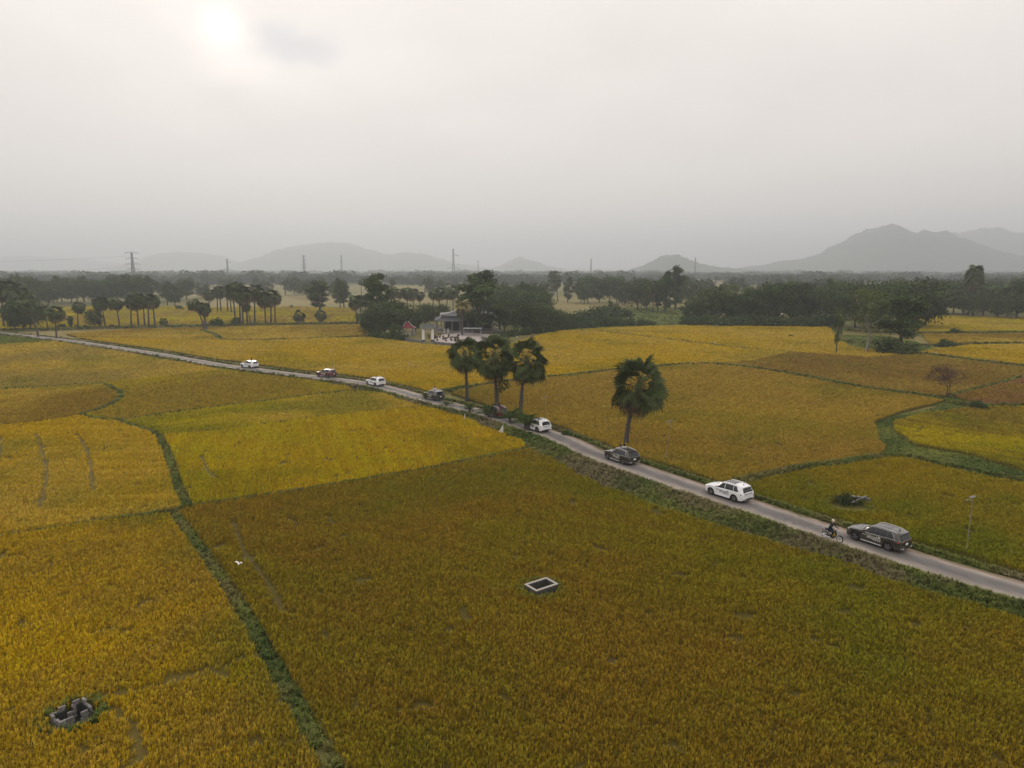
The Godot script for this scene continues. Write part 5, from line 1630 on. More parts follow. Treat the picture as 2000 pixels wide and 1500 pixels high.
func make_motorbike() -> void:
	var at: Vector3 = Vector3(26.3, 0.75, -55.65)
	var t := heading(at) + PI
	var o := thing("motorbike", at, "dark motorbike with gold side panels ridden at the road edge", "motorbike", "", t)
	var gold := mat(0.32, 0.22, 0.03, 0.4)
	var frame := Geo.new()
	for e in [[Vector3(0.42, 0.86, 0), Vector3(0.30, 0.35, 0)], [Vector3(0.30, 0.35, 0), Vector3(-0.15, 0.30, 0)], [Vector3(-0.15, 0.30, 0), Vector3(-0.30, 0.66, 0)], [Vector3(-0.30, 0.66, 0), Vector3(0.42, 0.84, 0)], [Vector3(-0.15, 0.34, 0.09), Vector3(-0.62, 0.30, 0.09)], [Vector3(-0.15, 0.34, -0.09), Vector3(-0.62, 0.30, -0.09)]]:
		frame.tube([e[0], e[1]], [0.028, 0.028], 7)
	part("frame", frame.mesh(), M.black, o)
	part("engine", box_mesh(Vector3(0.06, 0.38, 0), Vector3(0.17, 0.14, 0.13)), mat(0.10, 0.10, 0.10, 0.45, 0.6), o)
	var tank := Geo.new()
	blob([[Vector3(0.30, 0.80, 0), Vector3(0.02, 0.76, 0), 0.13, 0.10, Color.WHITE]], 0.035, tank)
	part("fuel_tank", tank.mesh(), M.black, o)
	for s in [-1.0, 1.0]:
		var pn := Geo.new()
		pn.obox(Vector3(0.20, 0.60, 0.13 * s), Vector3(0.16, 0.05, 0), Vector3(-0.04, 0.15, 0), Vector3(0, 0, 0.02))
		part("side_panel", pn.mesh(), gold, o)
		part("shock_absorber", tube_mesh([Vector3(-0.36, 0.64, 0.12 * s), Vector3(-0.58, 0.34, 0.12 * s)], 0.03), M.chrome, o)
	var seat := Geo.new()
	blob([[Vector3(0.0, 0.78, 0), Vector3(-0.62, 0.82, 0), 0.085, 0.085, Color.WHITE], [Vector3(-0.15, 0.77, -0.06), Vector3(-0.5, 0.79, -0.06), 0.06, 0.06, Color.WHITE], [Vector3(-0.15, 0.77, 0.06), Vector3(-0.5, 0.79, 0.06), 0.06, 0.06, Color.WHITE]], 0.035, seat)
	part("seat", seat.mesh(), M.rubber, o)
	var fork := Geo.new()
	for s in [-1.0, 1.0]: fork.tube([Vector3(0.42, 0.92, 0.08 * s), Vector3(0.68, 0.30, 0.08 * s)], [0.026, 0.022], 7)
	part("fork", fork.mesh(), M.chrome, o)
	part("handlebar", tube_mesh([Vector3(0.30, 1.02, -0.36), Vector3(0.40, 1.03, -0.14), Vector3(0.42, 0.95, 0), Vector3(0.40, 1.03, 0.14), Vector3(0.30, 1.02, 0.36)], 0.016), M.black, o)
	var lamp := lathe([[0.0, -0.08], [0.075, -0.05], [0.095, 0.05], [0.09, 0.06]], 16)
	var hl := part("head_lamp", lamp.mesh(), M.chrome, o, Vector3(0.52, 0.90, 0))
	hl.rotation.y = PI / 2
	var lens := part("lens", lathe([[0.088, 0.055], [0.06, 0.075], [0.0, 0.082]], 16).mesh(), M.head_lamp, hl)
	lens.position = Vector3.ZERO
	for s in [-1.0, 1.0]:
		var mg := Geo.new()
		mg.tube([Vector3(0.36, 1.04, 0.22 * s), Vector3(0.34, 1.20, 0.30 * s)], [0.008, 0.008], 5)
		mg.obox(Vector3(0.34, 1.22, 0.32 * s), Vector3(0.012, 0, 0), Vector3(0, 0.035, 0), Vector3(0, 0, 0.055))
		part("mirror", mg.mesh(), M.black, o)
	part("exhaust", tube_mesh([Vector3(0.10, 0.25, 0.14), Vector3(-0.20, 0.24, 0.17), Vector3(-0.80, 0.36, 0.18)], 0.045, 9), M.chrome, o)
	part("luggage_rack", tube_mesh([Vector3(-0.55, 0.82, -0.12), Vector3(-0.85, 0.86, -0.10), Vector3(-0.88, 0.86, 0), Vector3(-0.85, 0.86, 0.10), Vector3(-0.55, 0.82, 0.12)], 0.013), M.chrome, o)
	part("tail_lamp", box_mesh(Vector3(-0.80, 0.72, 0), Vector3(0.03, 0.04, 0.07)), M.red_lamp, o)
	for x in [0.70, -0.60]:
		var w := Node3D.new()
		w.name = "wheel"
		w.position = Vector3(x, 0.30, 0)
		o.add_child(w, true)
		part("tyre", lathe([[0.25, -0.035], [0.285, -0.04], [0.305, 0.0], [0.285, 0.04], [0.25, 0.035], [0.25, -0.035]]).mesh(), M.rubber, w)
		part("rim", lathe([[0.255, -0.02], [0.235, -0.022], [0.235, 0.022], [0.255, 0.02]]).mesh(), M.chrome, w)
		var sp := Geo.new()
		for k in 18:
			var a := TAU * k / 18.0
			sp.bar(Vector3(cos(a) * 0.03, sin(a) * 0.03, 0.02 if k % 2 else -0.02), Vector3(cos(a) * 0.238, sin(a) * 0.238, 0), 0.006)
		sp.tube([Vector3(0, 0, -0.05), Vector3(0, 0, 0.05)], [0.04, 0.04], 9)
		part("spokes", sp.mesh(), M.chrome, w)
		var fe := Geo.new()
		var fp := []
		for i in 9:
			var a := lerpf(0.35, 2.5, i / 8.0) if x > 0 else lerpf(0.6, 2.9, i / 8.0)
			fp.append([Vector3(x + cos(a) * 0.335, 0.30 + sin(a) * 0.335, -0.055), Vector3(x + cos(a) * 0.345, 0.30 + sin(a) * 0.345, 0), Vector3(x + cos(a) * 0.335, 0.30 + sin(a) * 0.335, 0.055)])
		fe.grid(fp)
		part("mudguard", fe.mesh(), M.black, o)
	# rider
	var skin := Color(0.30, 0.18, 0.12)
	var coat := Color(0.022, 0.024, 0.030)
	var jeans := Color(0.018, 0.022, 0.038)
	var g := Geo.new()
	var bones := [
		[Vector3(-0.22, 0.92, -0.07), Vector3(-0.22, 0.92, 0.07), 0.13, 0.13, jeans],
		[Vector3(-0.20, 1.0, 0), Vector3(-0.08, 1.25, 0), 0.13, 0.135, coat],
		[Vector3(-0.04, 1.36, -0.11), Vector3(-0.04, 1.36, 0.11), 0.105, 0.105, coat],
		[Vector3(-0.02, 1.42, 0), Vector3(0.02, 1.54, 0), 0.06, 0.055, skin],
		[Vector3(0.03, 1.58, 0), Vector3(0.03, 1.66, 0), 0.085, 0.095, skin]]
	for s in [-1.0, 1.0]:
		bones.append([Vector3(-0.03, 1.38, 0.18 * s), Vector3(0.10, 1.16, 0.28 * s), 0.06, 0.048, coat])
		bones.append([Vector3(0.10, 1.16, 0.28 * s), Vector3(0.28, 1.07, 0.30 * s), 0.045, 0.034, coat])
		hand(g, Vector3(0.27, 1.06, 0.30 * s), Vector3(0.9, -0.25, 0.1 * s).normalized(), Vector3(0, 0.2, s).normalized(), skin)
		bones.append([Vector3(-0.20, 0.90, 0.10 * s), Vector3(0.20, 0.78, 0.19 * s), 0.09, 0.068, jeans])
		bones.append([Vector3(0.20, 0.78, 0.19 * s), Vector3(0.05, 0.38, 0.18 * s), 0.062, 0.045, jeans])
		bones.append([Vector3(0.04, 0.31, 0.18 * s), Vector3(0.20, 0.29, 0.20 * s), 0.045, 0.038, Color(0.03, 0.025, 0.02)])
	blob(bones, 0.036, g)
	face(g, Vector3(0.045, 1.615, 0), Vector3.RIGHT, skin)
	var rd := thing("person", at, "motorbike rider in dark clothes and a cream helmet", "person", "", t)
	part("body", g.mesh(), M.skin, rd)
	var hm := Geo.new()
	blob([[Vector3(0.02, 1.665, 0), Vector3(0.01, 1.69, 0), 0.125, 0.12, Color(0.55, 0.50, 0.38)], [Vector3(0.12, 1.665, -0.05), Vector3(0.12, 1.665, 0.05), 0.03, 0.03, Color(0.5, 0.45, 0.34)]], 0.03, hm)
	part("helmet", hm.mesh(), M.skin, rd)

# ---------------------------------------------------------------- distant woods

func make_far_woods() -> void:
	# single trees that can still be told apart in the second belt, mostly palms
	var r := RandomNumberGenerator.new()
	r.seed = 909
	for e in [["p", 75, 360.0, 900.0, 0.26, 0.75, "sugar palm in the hazy belt before the foot of the big hill", "palms before the big hill"],
			["b", 45, 450.0, 900.0, 0.16, 0.76, "hazy round tree in the belt before the foot of the big hill", "trees before the big hill"],
			["b", 58, 480.0, 980.0, -0.75, -0.05, "hazy round tree on the plain below the electricity pylons", "trees below the pylons"],
			["p", 40, 430.0, 950.0, -0.72, 0.1, "hazy sugar palm on the plain below the electricity pylons", "palms below the pylons"],
			["t", 45, 480.0, 1000.0, -0.1, 0.3, "hazy slim tree on the plain beyond the temple", "slim trees beyond the temple"]]:
		var kind: String = e[0]
		var n: int = e[1]
		for i in n:
			var d := sqrt(r.randf_range(e[2] * e[2], e[3] * e[3]))
			var x := r.randf_range(e[4], e[5]) * d
			if n_low.get_noise_2d(x * 0.25, d * 0.25) < -0.10 and r.randf() < 0.75: continue
			var h := r.randf_range(8.5, 15.0) if kind != "p" else r.randf_range(11.0, 17.0)
			plant_far(kind, x, -d, h, e[6], e[7], r)
	# beyond about a kilometre the woods read as one mass
	var clump := Geo.new()
	for i in 7:
		var an := i * 2.4
		leafy(clump, r, Vector3(cos(an) * 2.6, 3.4 + 2.6 * r.randf(), sin(an) * 2.6), Vector3(2.6, 2.2, 2.6), 34, 0.9, Color(0.030, 0.042, 0.018), Color(0.065, 0.078, 0.028))
	clump.col = Color(0.05, 0.045, 0.035)
	clump.tube([Vector3(0, -0.5, 0), Vector3(0.2, 4, 0)], [0.35, 0.2], 5, false)
	var xf := []
	var cols := PackedColorArray()
	var tries := 0
	while xf.size() < 5600 and tries < 90000:
		tries += 1
		var d := 950.0 * pow(4400.0 / 950.0, r.randf())
		var x := r.randf_range(-0.85, 0.85) * d
		if n_low.get_noise_2d(x * 0.13, d * 0.22) < 0.06 + 0.16 * r.randf(): continue
		var s := 0.6 + 1.3 * pow(r.randf(), 1.6) + (0.7 if r.randf() < 0.06 else 0.0)
		xf.append(put_at(x, -0.3, -d, r.randf() * TAU, s * r.randf_range(0.7, 1.4) * (1.0 + d / 4000.0), s))
		var v := r.randf_range(0.75, 1.25)
		cols.append(Color(v, v, v * r.randf_range(0.9, 1.1)))
	var o := scatter("distant_woodland", clump.mesh(), M.leaf, xf, cols, self)
	meta(o, "hazy blue green woodland stretching to the hills", "woodland")
	# the nearer hills are wooded too
	far_houses(r)

func plant_far(kind: String, x: float, z: float, h: float, label: String, group: String, r: RandomNumberGenerator) -> void:
	var list: Array = far_kinds[kind]
	var o: Node3D = list[r.randi() % list.size()].duplicate()
	o.name = numbered(KIND_NAME[kind])
	add_child(o)
	var s: float = h / KIND_H[kind]
	var w := s * r.randf_range(0.85, 1.25)
	if kind == "p": w = clampf(s, 0.9, 1.3)
	o.transform = Transform3D(Basis(Vector3.UP, r.randf() * TAU) * Basis.from_scale(Vector3(w, s, w)), Vector3(x, -0.05, z))
	meta(o, label, KIND_CAT[kind], group)

func far_houses(r: RandomNumberGenerator) -> void:
	# pale little buildings at the foot of the hill
	var rm := mat(0.50, 0.50, 0.52, 0.7)
	for e in [[[2494.59, -5405.6, 26.6], 14.0], [[2161.32, -4632.84, 19.55], 10.0], [[4232.72, -8110.25, 34.19], 16.0], [[886.13, -2946.83, 12.44], 12.0], [[4185.37, -6487.46, 41.02], 16.0], [[333.64, -3602.5, 15.21], 14.0], [[-439.87, -1407.42, 4.97], 12.0]]:
		var w: float = e[1]
		var h := 6.0
		var o := thing("distant_house", Vector3(e[0][0], 0, e[0][1]), "tiny pale house far off among the hazy trees", "house", "distant pale houses", r.randf_range(-0.4, 0.4))
		part("wall", box_mesh(Vector3(0, h * 0.5, 0), Vector3(w * 0.5, h * 0.5, 4.0)), M.white, o)
		var g := Geo.new()
		var q := w * 0.5 + 0.6
		g.quad(Vector3(-q, h, 4.8), Vector3(-q, h + 3.0, 0), Vector3(q, h + 3.0, 0), Vector3(q, h, 4.8))
		g.quad(Vector3(-q, h, -4.8), Vector3(q, h, -4.8), Vector3(q, h + 3.0, 0), Vector3(-q, h + 3.0, 0))
		for s in [-1.0, 1.0]: g.t3(Vector3(q * s, h, 4.8), Vector3(q * s, h + 3.0, 0), Vector3(q * s, h, -4.8))
		part("roof", g.mesh(), rm, o)

# ---------------------------------------------------------------- temple yard

func hip_roof(w: float, d: float, y0: float, rise: float, ridge_w: float, ridge_d: float, lift: float) -> Geo:
	# four curved slopes with upturned corners
	var g := Geo.new()
	for s in 4:
		var p := []
		for i in 13:
			var u := i / 12.0 * 2.0 - 1.0
			var row := []
			for j in 7:
				var v := j / 6.0
				var sag := -0.18 * rise * sin(v * PI)
				var y := y0 + rise * v + sag + lift * pow(absf(u), 5.0) * (1.0 - v)
				var hw := lerpf(w, ridge_w, v) * 0.5
				var hd := lerpf(d, ridge_d, v) * 0.5
				var q := Vector3(u * hw, y, hd)
				if s == 1: q = Vector3(hw, y, -u * hd)
				elif s == 2: q = Vector3(-u * hw, y, -hd)
				elif s == 3: q = Vector3(-hw, y, u * hd)
				row.append(q)
			p.append(row)
		g.grid(p)
	return g

func roof_tiles(m: StandardMaterial3D) -> StandardMaterial3D:
	return m

func make_temple() -> void:
	var tile := tri(mat(1, 1, 1, 0.7), noise_tex(0.03, lin(0.055, 0.058, 0.066), lin(0.115, 0.118, 0.130), 71, 256), 0.6)
	var post := mat(0.30, 0.31, 0.33, 0.8)
	var stone := tri(mat(1, 1, 1, 0.9), noise_tex(0.03, lin(0.26, 0.22, 0.205), lin(0.40, 0.35, 0.33), 72, 256), 0.3)
	var c: Vector3 = Vector3(-16.39, 0, -258.04)
	var o := thing("temple_hall", c + Vector3(0, 0, -7), "open temple hall with a two tier grey hipped roof on posts", "temple", "", 0.06)
	part("lower_roof", hip_roof(25.0, 18.0, 4.1, 1.5, 19.5, 12.5, 0.55).mesh(), tile, o)
	part("clerestory", box_mesh(Vector3(0, 5.75, 0), Vector3(9.4, 0.4, 5.9)), post, o)
	var up := part("upper_roof", hip_roof(21.0, 14.0, 6.0, 2.3, 5.5, 0.3, 0.35).mesh(), tile, o)
	var fin := Geo.new()
	fin.tube([Vector3(0, 8.2, 0), Vector3(0, 8.7, 0), Vector3(0, 9.0, 0), Vector3(0, 9.8, 0)], [0.5, 0.35, 0.4, 0.03], 8)
	part("finial", fin.mesh(), tile, up)
	part("back_wall", box_mesh(Vector3(0, 2.1, -6.4), Vector3(9.0, 2.1, 0.15)), mat(0.10, 0.085, 0.075, 0.9), o)
	part("floor", box_mesh(Vector3(0, 0.2, 0), Vector3(11.6, 0.2, 8.0)), stone, o)
	for i in 9:
		for zz in [8.2, 2.0, -5.5]:
			var x := lerpf(-11.6, 11.6, i / 8.0)
			var g := Geo.new()
			g.tube([Vector3(x, 0.1, zz), Vector3(x, 4.4, zz)], [0.17, 0.15], 8)
			if zz > 8.0 and i % 2 == 1:
				for s in [-1.0, 1.0]: g.bar(Vector3(x, 2.9, zz), Vector3(x + 1.1 * s, 4.1, zz), 0.14)
			part("post", g.mesh(), post, o)
	# paved yard with its low wall
	var yard := Geo.new()
	var yp := poly([-24.87, -223.26, -24.68, -244.06, -18.19, -251.86, -2.64, -244.06, -1.62, -223.26, -6.12, -211.24, -15.5, -214.13, -21.68, -217.09])
	var ids := Geometry2D.triangulate_polygon(yp)
	for k in range(0, ids.size(), 3):
		yard.t3(Vector3(yp[ids[k]].x, 0.42, yp[ids[k]].y), Vector3(yp[ids[k + 1]].x, 0.42, yp[ids[k + 1]].y), Vector3(yp[ids[k + 2]].x, 0.42, yp[ids[k + 2]].y))
	for k in yard.n.size(): yard.n[k] = Vector3.UP
	structure("temple_yard", yard.mesh(), stone)
	var wall := thing("stone_wall", Vector3.ZERO, "low dark stone wall along the front of the temple yard", "wall")
	var wl := poly([-35.56, -229.8, -31.34, -223.26, -27.84, -218.6, -24.03, -215.6, -18.36, -211.24, -11.92, -205.69, -5.92, -204.35])
	for i in wl.size() - 1:
		if i == 2: continue
		var n := int(wl[i].distance_to(wl[i + 1]) / 1.1)
		for k in n:
			var a := wl[i].lerp(wl[i + 1], (k + 0.5) / n)
			var d := (wl[i + 1] - wl[i]).normalized()
			var g := Geo.new()
			g.obox(Vector3(a.x, 0.42 + 0.06 * rng.randf(), a.y), Vector3(d.x, 0, d.y) * 0.52, Vector3(0, 0.5, 0), Vector3(-d.y, 0, d.x) * 0.2)
			part("stone", g.mesh(), M.concrete, wall)
	# gate
	var gp: Vector3 = Vector3(-26.31, 0, -221.69)
	var ga := thing("temple_gate", gp, "white gate with a tiled roof and lettered beam before the temple", "gate", "", 0.25)
	for s in [-1.0, 1.0]:
		part("pillar", box_mesh(Vector3(1.45 * s, 2.1, 0), Vector3(0.38, 2.1, 0.38)), M.white, ga)
		part("pillar_base", box_mesh(Vector3(1.45 * s, 0.55, 0), Vector3(0.52, 0.35, 0.52)), mat(0.05, 0.07, 0.07, 0.7), ga)
	var beam := part("beam", box_mesh(Vector3(0, 3.85, 0), Vector3(1.9, 0.55, 0.30)), mat(0.62, 0.55, 0.40, 0.7), ga)
	var tx := Geo.new()
	var r := RandomNumberGenerator.new()
	r.seed = 5
	for ln in [[-1.0, 1.0, 4.15, 0.09], [-1.35, 1.35, 3.72, 0.16]]:
		var x: float = ln[0]
		while x < ln[1]:
			var w := r.randf_range(0.10, 0.26)
			tx.box(Vector3(x, ln[2] - ln[3], 0.301), Vector3(minf(x + w, ln[1]), ln[2] + ln[3] * r.randf_range(0.7, 1.0), 0.306))
			x += w + r.randf_range(0.05, 0.12) + (0.12 if r.randf() < 0.25 else 0.0)
	part("lettering", tx.mesh(), mat(0.05, 0.03, 0.03, 0.8), beam)
	part("gate_roof", hip_roof(4.7, 2.2, 4.5, 1.35, 3.8, 0.2, 0.12).mesh(), tri(mat(1, 1, 1, 0.75), noise_tex(0.04, lin(0.06, 0.075, 0.07), lin(0.13, 0.14, 0.14), 74, 256), 0.8), ga)
	# red roofed pavilion
	var rp := thing("red_pavilion", Vector3(-36.25, 0, -245.96), "small pavilion with a red hipped roof and pale ridge", "pavilion", "", 0.3)
	part("roof", hip_roof(5.2, 5.2, 2.7, 2.3, 0.5, 0.5, 0.1).mesh(), mat(0.24, 0.028, 0.035, 0.7), rp)
	for s in 4:
		var cs := [Vector2(1, 1), Vector2(1, -1), Vector2(-1, -1), Vector2(-1, 1)]
		var q: Vector2 = cs[s]
		part("post", tube_mesh([Vector3(2.1 * q.x, 0, 2.1 * q.y), Vector3(2.1 * q.x, 3.0, 2.1 * q.y)], 0.15), post, rp)
		part("ridge", tube_mesh([Vector3(2.6 * q.x, 2.85, 2.6 * q.y), Vector3(1.4 * q.x, 3.55, 1.4 * q.y), Vector3(0.25 * q.x, 5.02, 0.25 * q.y)], 0.09), M.white, rp)
	for i in 3:
		var sp: Vector3 = rp.position + Vector3(-1.3 + 1.2 * i, 0, 2.7)
		stone_figure(sp, 1.5, "pale carved stone standing under the red pavilion", "carved stones by the red pavilion")
	stone_figure(Vector3(-23.82, 0, -249.86) + Vector3(0, 0.42, 0), 1.9, "pale pointed carved stone on the temple yard", "carved stones on the yard")
	stone_figure(Vector3(-22.38, 0, -247.9) + Vector3(0, 0.42, 0), 1.9, "pale pointed carved stone on the temple yard", "carved stones on the yard")
	# flat shelter
	var sh := thing("flat_shelter", Vector3(-13.47, 0, -242.18), "flat grey canopy on thin posts beside the temple hall", "shelter", "", -0.05)
	part("canopy", box_mesh(Vector3(0, 2.75, 0), Vector3(3.2, 0.09, 1.9)), mat(0.24, 0.245, 0.25, 0.7), sh)
	for q in [Vector2(2.9, 1.6), Vector2(2.9, -1.6), Vector2(-2.9, -1.6), Vector2(-2.9, 1.6), Vector2(0, 1.6)]:
		part("post", tube_mesh([Vector3(q.x, 0.3, q.y), Vector3(q.x, 2.7, q.y)], 0.08), post, sh)
	# potted shrubs
	for p in [Vector3(-26.92, 0, -229.8), Vector3(-25.09, 0, -229.8), Vector3(-23.77, 0, -233.2), Vector3(-21.95, 0, -226.48), Vector3(-20.69, 0, -221.69), Vector3(-20.91, 0, -233.2), Vector3(-19.06, 0, -223.26), Vector3(-17.93, 0, -223.26), Vector3(-23.58, 0, -223.26), Vector3(-17.45, 0, -229.8)]:
		var pp: Vector3 = p
		var po := thing("potted_shrub", pp + Vector3(0, 0.42, 0), "dark red potted shrub on the pale temple yard", "potted plant", "potted shrubs on the yard")
		var pot := lathe([[0.0, 0.0], [0.26, 0.0], [0.36, -0.5], [0.40, -0.52]], 12)
		var pn := part("pot", pot.mesh(), mat(0.16, 0.06, 0.045, 0.8), po)
		pn.rotation.x = PI / 2
		part("foliage", shrub_geo(r, 0.9, 1.1, 4, 0.12, Color(0.07, 0.03, 0.025), Color(0.06, 0.06, 0.03)), M.leaf, po, Vector3(0, 0.4, 0))

func stone_figure(at: Vector3, h: float, label: String, group: String) -> void:
	var g := Geo.new()
	g.tube([Vector3(0, 0, 0), Vector3(0, 0.15 * h, 0), Vector3(0, 0.2 * h, 0), Vector3(0, 0.55 * h, 0), Vector3(0, 0.8 * h, 0), Vector3(0, h, 0)], [0.45, 0.45, 0.32, 0.42, 0.26, 0.03], 9)
	var o := part("carved_stone", g.mesh(), mat(0.38, 0.38, 0.37, 0.9), self)
	o.position = at
	meta(o, label, "carved stone", group)

# ---------------------------------------------------------------- pylons and wires

func pylon(at: Vector3, h: float, base: float, arms: Array, turn: float, label: String, waist := 0.35) -> void:
	var o := thing("electricity_pylon", at, label, "pylon", "", turn)
	var legs := Geo.new()
	var brace := Geo.new()
	var wd := func(y: float) -> float: return lerpf(base, base * 0.22, minf(1.0, y / (h * 0.8)) ** 0.7) * 0.5
	var n := 9
	for i in n:
		var y0 := h * i / n
		var y1 := h * (i + 1) / n
		var a: float = wd.call(y0)
		var b: float = wd.call(y1)
		var ca := [Vector3(a, y0, a), Vector3(a, y0, -a), Vector3(-a, y0, -a), Vector3(-a, y0, a)]
		var cb := [Vector3(b, y1, b), Vector3(b, y1, -b), Vector3(-b, y1, -b), Vector3(-b, y1, b)]
		for k in 4:
			legs.bar(ca[k], cb[k], 0.95)
			brace.bar(ca[k], cb[(k + 1) % 4], 0.46)
			brace.bar(ca[(k + 1) % 4], cb[k], 0.46)
			brace.bar(cb[k], cb[(k + 1) % 4], 0.24)
	part("legs", legs.mesh(), M.steel, o)
	part("bracing", brace.mesh(), M.steel, o)
	for e in arms:
		var y: float = h * e[0]
		var w: float = wd.call(y)
		for s in e[2]:
			var g := Geo.new()
			var tip := Vector3(e[1] * s, y, 0)
			for zz in [-1.0, 1.0]:
				g.bar(Vector3(w * s, y, w * zz), tip, 0.5)
				g.bar(Vector3(w * s, y + 0.05 * h, w * zz), tip, 0.26)
			g.bar(Vector3((w + (e[1] - w) * 0.5) * s, y, w * 0.5), Vector3((w + (e[1] - w) * 0.5) * s, y + 0.026 * h, -w * 0.5), 0.2)
			var am := part("cross_arm", g.mesh(), M.steel, o)
			part("insulator", tube_mesh([tip, tip - Vector3(0, 0.055 * h, 0)], 0.22, 5), M.steel, am)

func make_pylons() -> void:
	var both := [-1.0, 1.0]
	var a: Array = [-608.8, -1155.44, 48.68]
	pylon(Vector3(a[0], 0, a[1]), a[2], 7.5, [[0.985, 10.5, both], [0.80, 10.0, both], [0.62, 11.0, both], [0.44, 10.5, both]], 0.1, "widest pylon with four tiers of cross arms above the palm row")
	a = [-533.18, -1348.63, 40.76]
	pylon(Vector3(a[0], 0, a[1]), a[2], 5.5, [[0.86, 6.0, [1.0]], [0.52, 8.0, both]], 0.2, "pylon with a single upper arm behind the second palm cluster")
	a = [-467.74, -1619.09, 52.29]
	pylon(Vector3(a[0], 0, a[1]), a[2], 6.0, [[0.97, 5.0, both], [0.80, 5.5, both], [0.62, 6.0, both], [0.5, 6.0, both]], 0.0, "narrow pylon with many arms before the broad pale hill")
	a = [-426.03, -1799.4, 56.83]
	pylon(Vector3(a[0], 0, a[1]), a[2], 6.5, [[0.93, 2.5, both], [0.8, 3.0, [-1.0]], [0.7, 3.0, both]], 0.3, "slim pylon with short arms before the broad pale hill")
	a = [-105.33, -1294.53, 58.11]
	pylon(Vector3(a[0], 0, a[1]), a[2], 6.5, [[0.80, 10.0, [1.0]], [0.42, 10.0, both]], 0.05, "tall pylon with one long upper arm beyond the temple")
	a = [-127.04, -2700.95, 54.99]
	pylon(Vector3(a[0], 0, a[1]), a[2], 5.0, [[0.9, 4.0, both]], 0.5, "small far pylon beyond the temple's giant tree")
	a = [237.14, -2160.02, 53.08]
	pylon(Vector3(a[0], 0, a[1]), a[2], 5.0, [[0.9, 3.0, both], [0.75, 3.0, both]], 0.5, "thin far pylon before the low ridge beside the small peak")
	a = [515.38, -2024.79, 54.01]
	pylon(Vector3(a[0], 0, a[1]), a[2], 4.5, [[0.9, 3.0, both]], 0.5, "thin far pylon beside the small wooded hill")
	# wires between the pylons and on to the edge of the valley
	var w: Array = [[-937.12, -923.61, 46.06], [-608.8, -1155.44, 48.68], [-533.18, -1348.63, 40.76], [-467.74, -1619.09, 52.29], [-105.33, -1294.53, 58.11], [515.38, -2024.79, 54.01]]
	for k in 5:
		for lv in [[0.93, 9.0], [0.93, -9.0], [0.57, 9.0], [0.57, -9.0]]:
			if k > 0 and lv[0] > 0.9: continue
			var path := []
			for i in 15:
				var t := i / 14.0
				var p := Vector3(w[k][0], w[k][2] * lv[0] - 2.0, w[k][1] + lv[1] * 0.3).lerp(Vector3(w[k + 1][0], w[k + 1][2] * lv[0] - 2.0, w[k + 1][1] + lv[1] * 0.3), t)
				path.append(p + Vector3(0, -9.0 * sin(t * PI), 0))
			var o := part("power_line", tube_mesh(path, 0.05, 4), M.steel, self)
			meta(o, "thin overhead power line hanging between two pylons", "power line", "overhead power lines")

# ---------------------------------------------------------------- things in the fields and along the road

func solar_lamp(at: Vector3, h: float, lean: float, turn: float, label: String, group: String) -> void:
	var o := thing("solar_street_lamp", at, label, "street lamp", group, turn)
	part("pole", tube_mesh([Vector3(0, -0.2, 0), Vector3(lean * 0.5, h * 0.5, 0), Vector3(lean, h, 0)], 0.027, 8), mat(0.25, 0.215, 0.16, 0.8), o)
	var g := Geo.new()
	g.obox(Vector3(lean - 0.05, h + 0.08, 0), Vector3(0.28, 0.04, 0), Vector3(-0.002, 0.012, 0), Vector3(0, 0, 0.14))
	part("solar_panel", g.mesh(), mat(0.14, 0.135, 0.13, 0.6), o)
	var arm := Geo.new()
	arm.bar(Vector3(lean, h - 0.25, 0), Vector3(lean - 0.55, h - 0.10, 0), 0.04)
	part("arm", arm.mesh(), mat(0.34, 0.30, 0.24, 0.7), o)
	part("lamp_head", box_mesh(Vector3(lean - 0.65, h - 0.10, 0), Vector3(0.12, 0.022, 0.06)), mat(0.20, 0.19, 0.17, 0.6), o)

func egret_mesh(flying: bool) -> Geo:
	var g := Geo.new()
	g.col = Color(0.78, 0.77, 0.74)
	g.tube([Vector3(-0.22, 0.0, 0), Vector3(-0.08, 0.03, 0), Vector3(0.08, 0.04, 0), Vector3(0.18, 0.06, 0)], [0.02, 0.075, 0.08, 0.03], 8)
	if flying:
		g.tube([Vector3(0.16, 0.05, 0), Vector3(0.24, 0.0, 0), Vector3(0.28, 0.06, 0), Vector3(0.34, 0.07, 0)], [0.035, 0.03, 0.025, 0.022], 6)
		for s in [-1.0, 1.0]:
			var p := []
			for i in 7:
				var t := i / 6.0
				var y := 0.05 + 0.26 * sin(t * 2.2)
				p.append([Vector3(0.10 - 0.10 * t * t, y, 0.52 * t * s), Vector3(-0.02 - 0.10 * t, y + 0.01, 0.52 * t * s), Vector3(-0.14 + 0.02 * t, y, 0.50 * t * s)])
			g.grid(p)
		g.col = Color(0.03, 0.03, 0.03)
		g.bar(Vector3(-0.18, -0.01, 0.02), Vector3(-0.46, -0.03, 0.02), 0.014)
		g.bar(Vector3(-0.18, -0.01, -0.02), Vector3(-0.46, -0.03, -0.02), 0.014)
	else:
		g.tube([Vector3(0.15, 0.06, 0), Vector3(0.22, 0.18, 0), Vector3(0.17, 0.32, 0), Vector3(0.22, 0.42, 0)], [0.035, 0.028, 0.024, 0.028], 6)
		g.col = Color(0.03, 0.03, 0.03)
		for s in [-1.0, 1.0]: g.bar(Vector3(0, 0, 0.03 * s), Vector3(0.02, -0.42, 0.04 * s), 0.014)
	return g

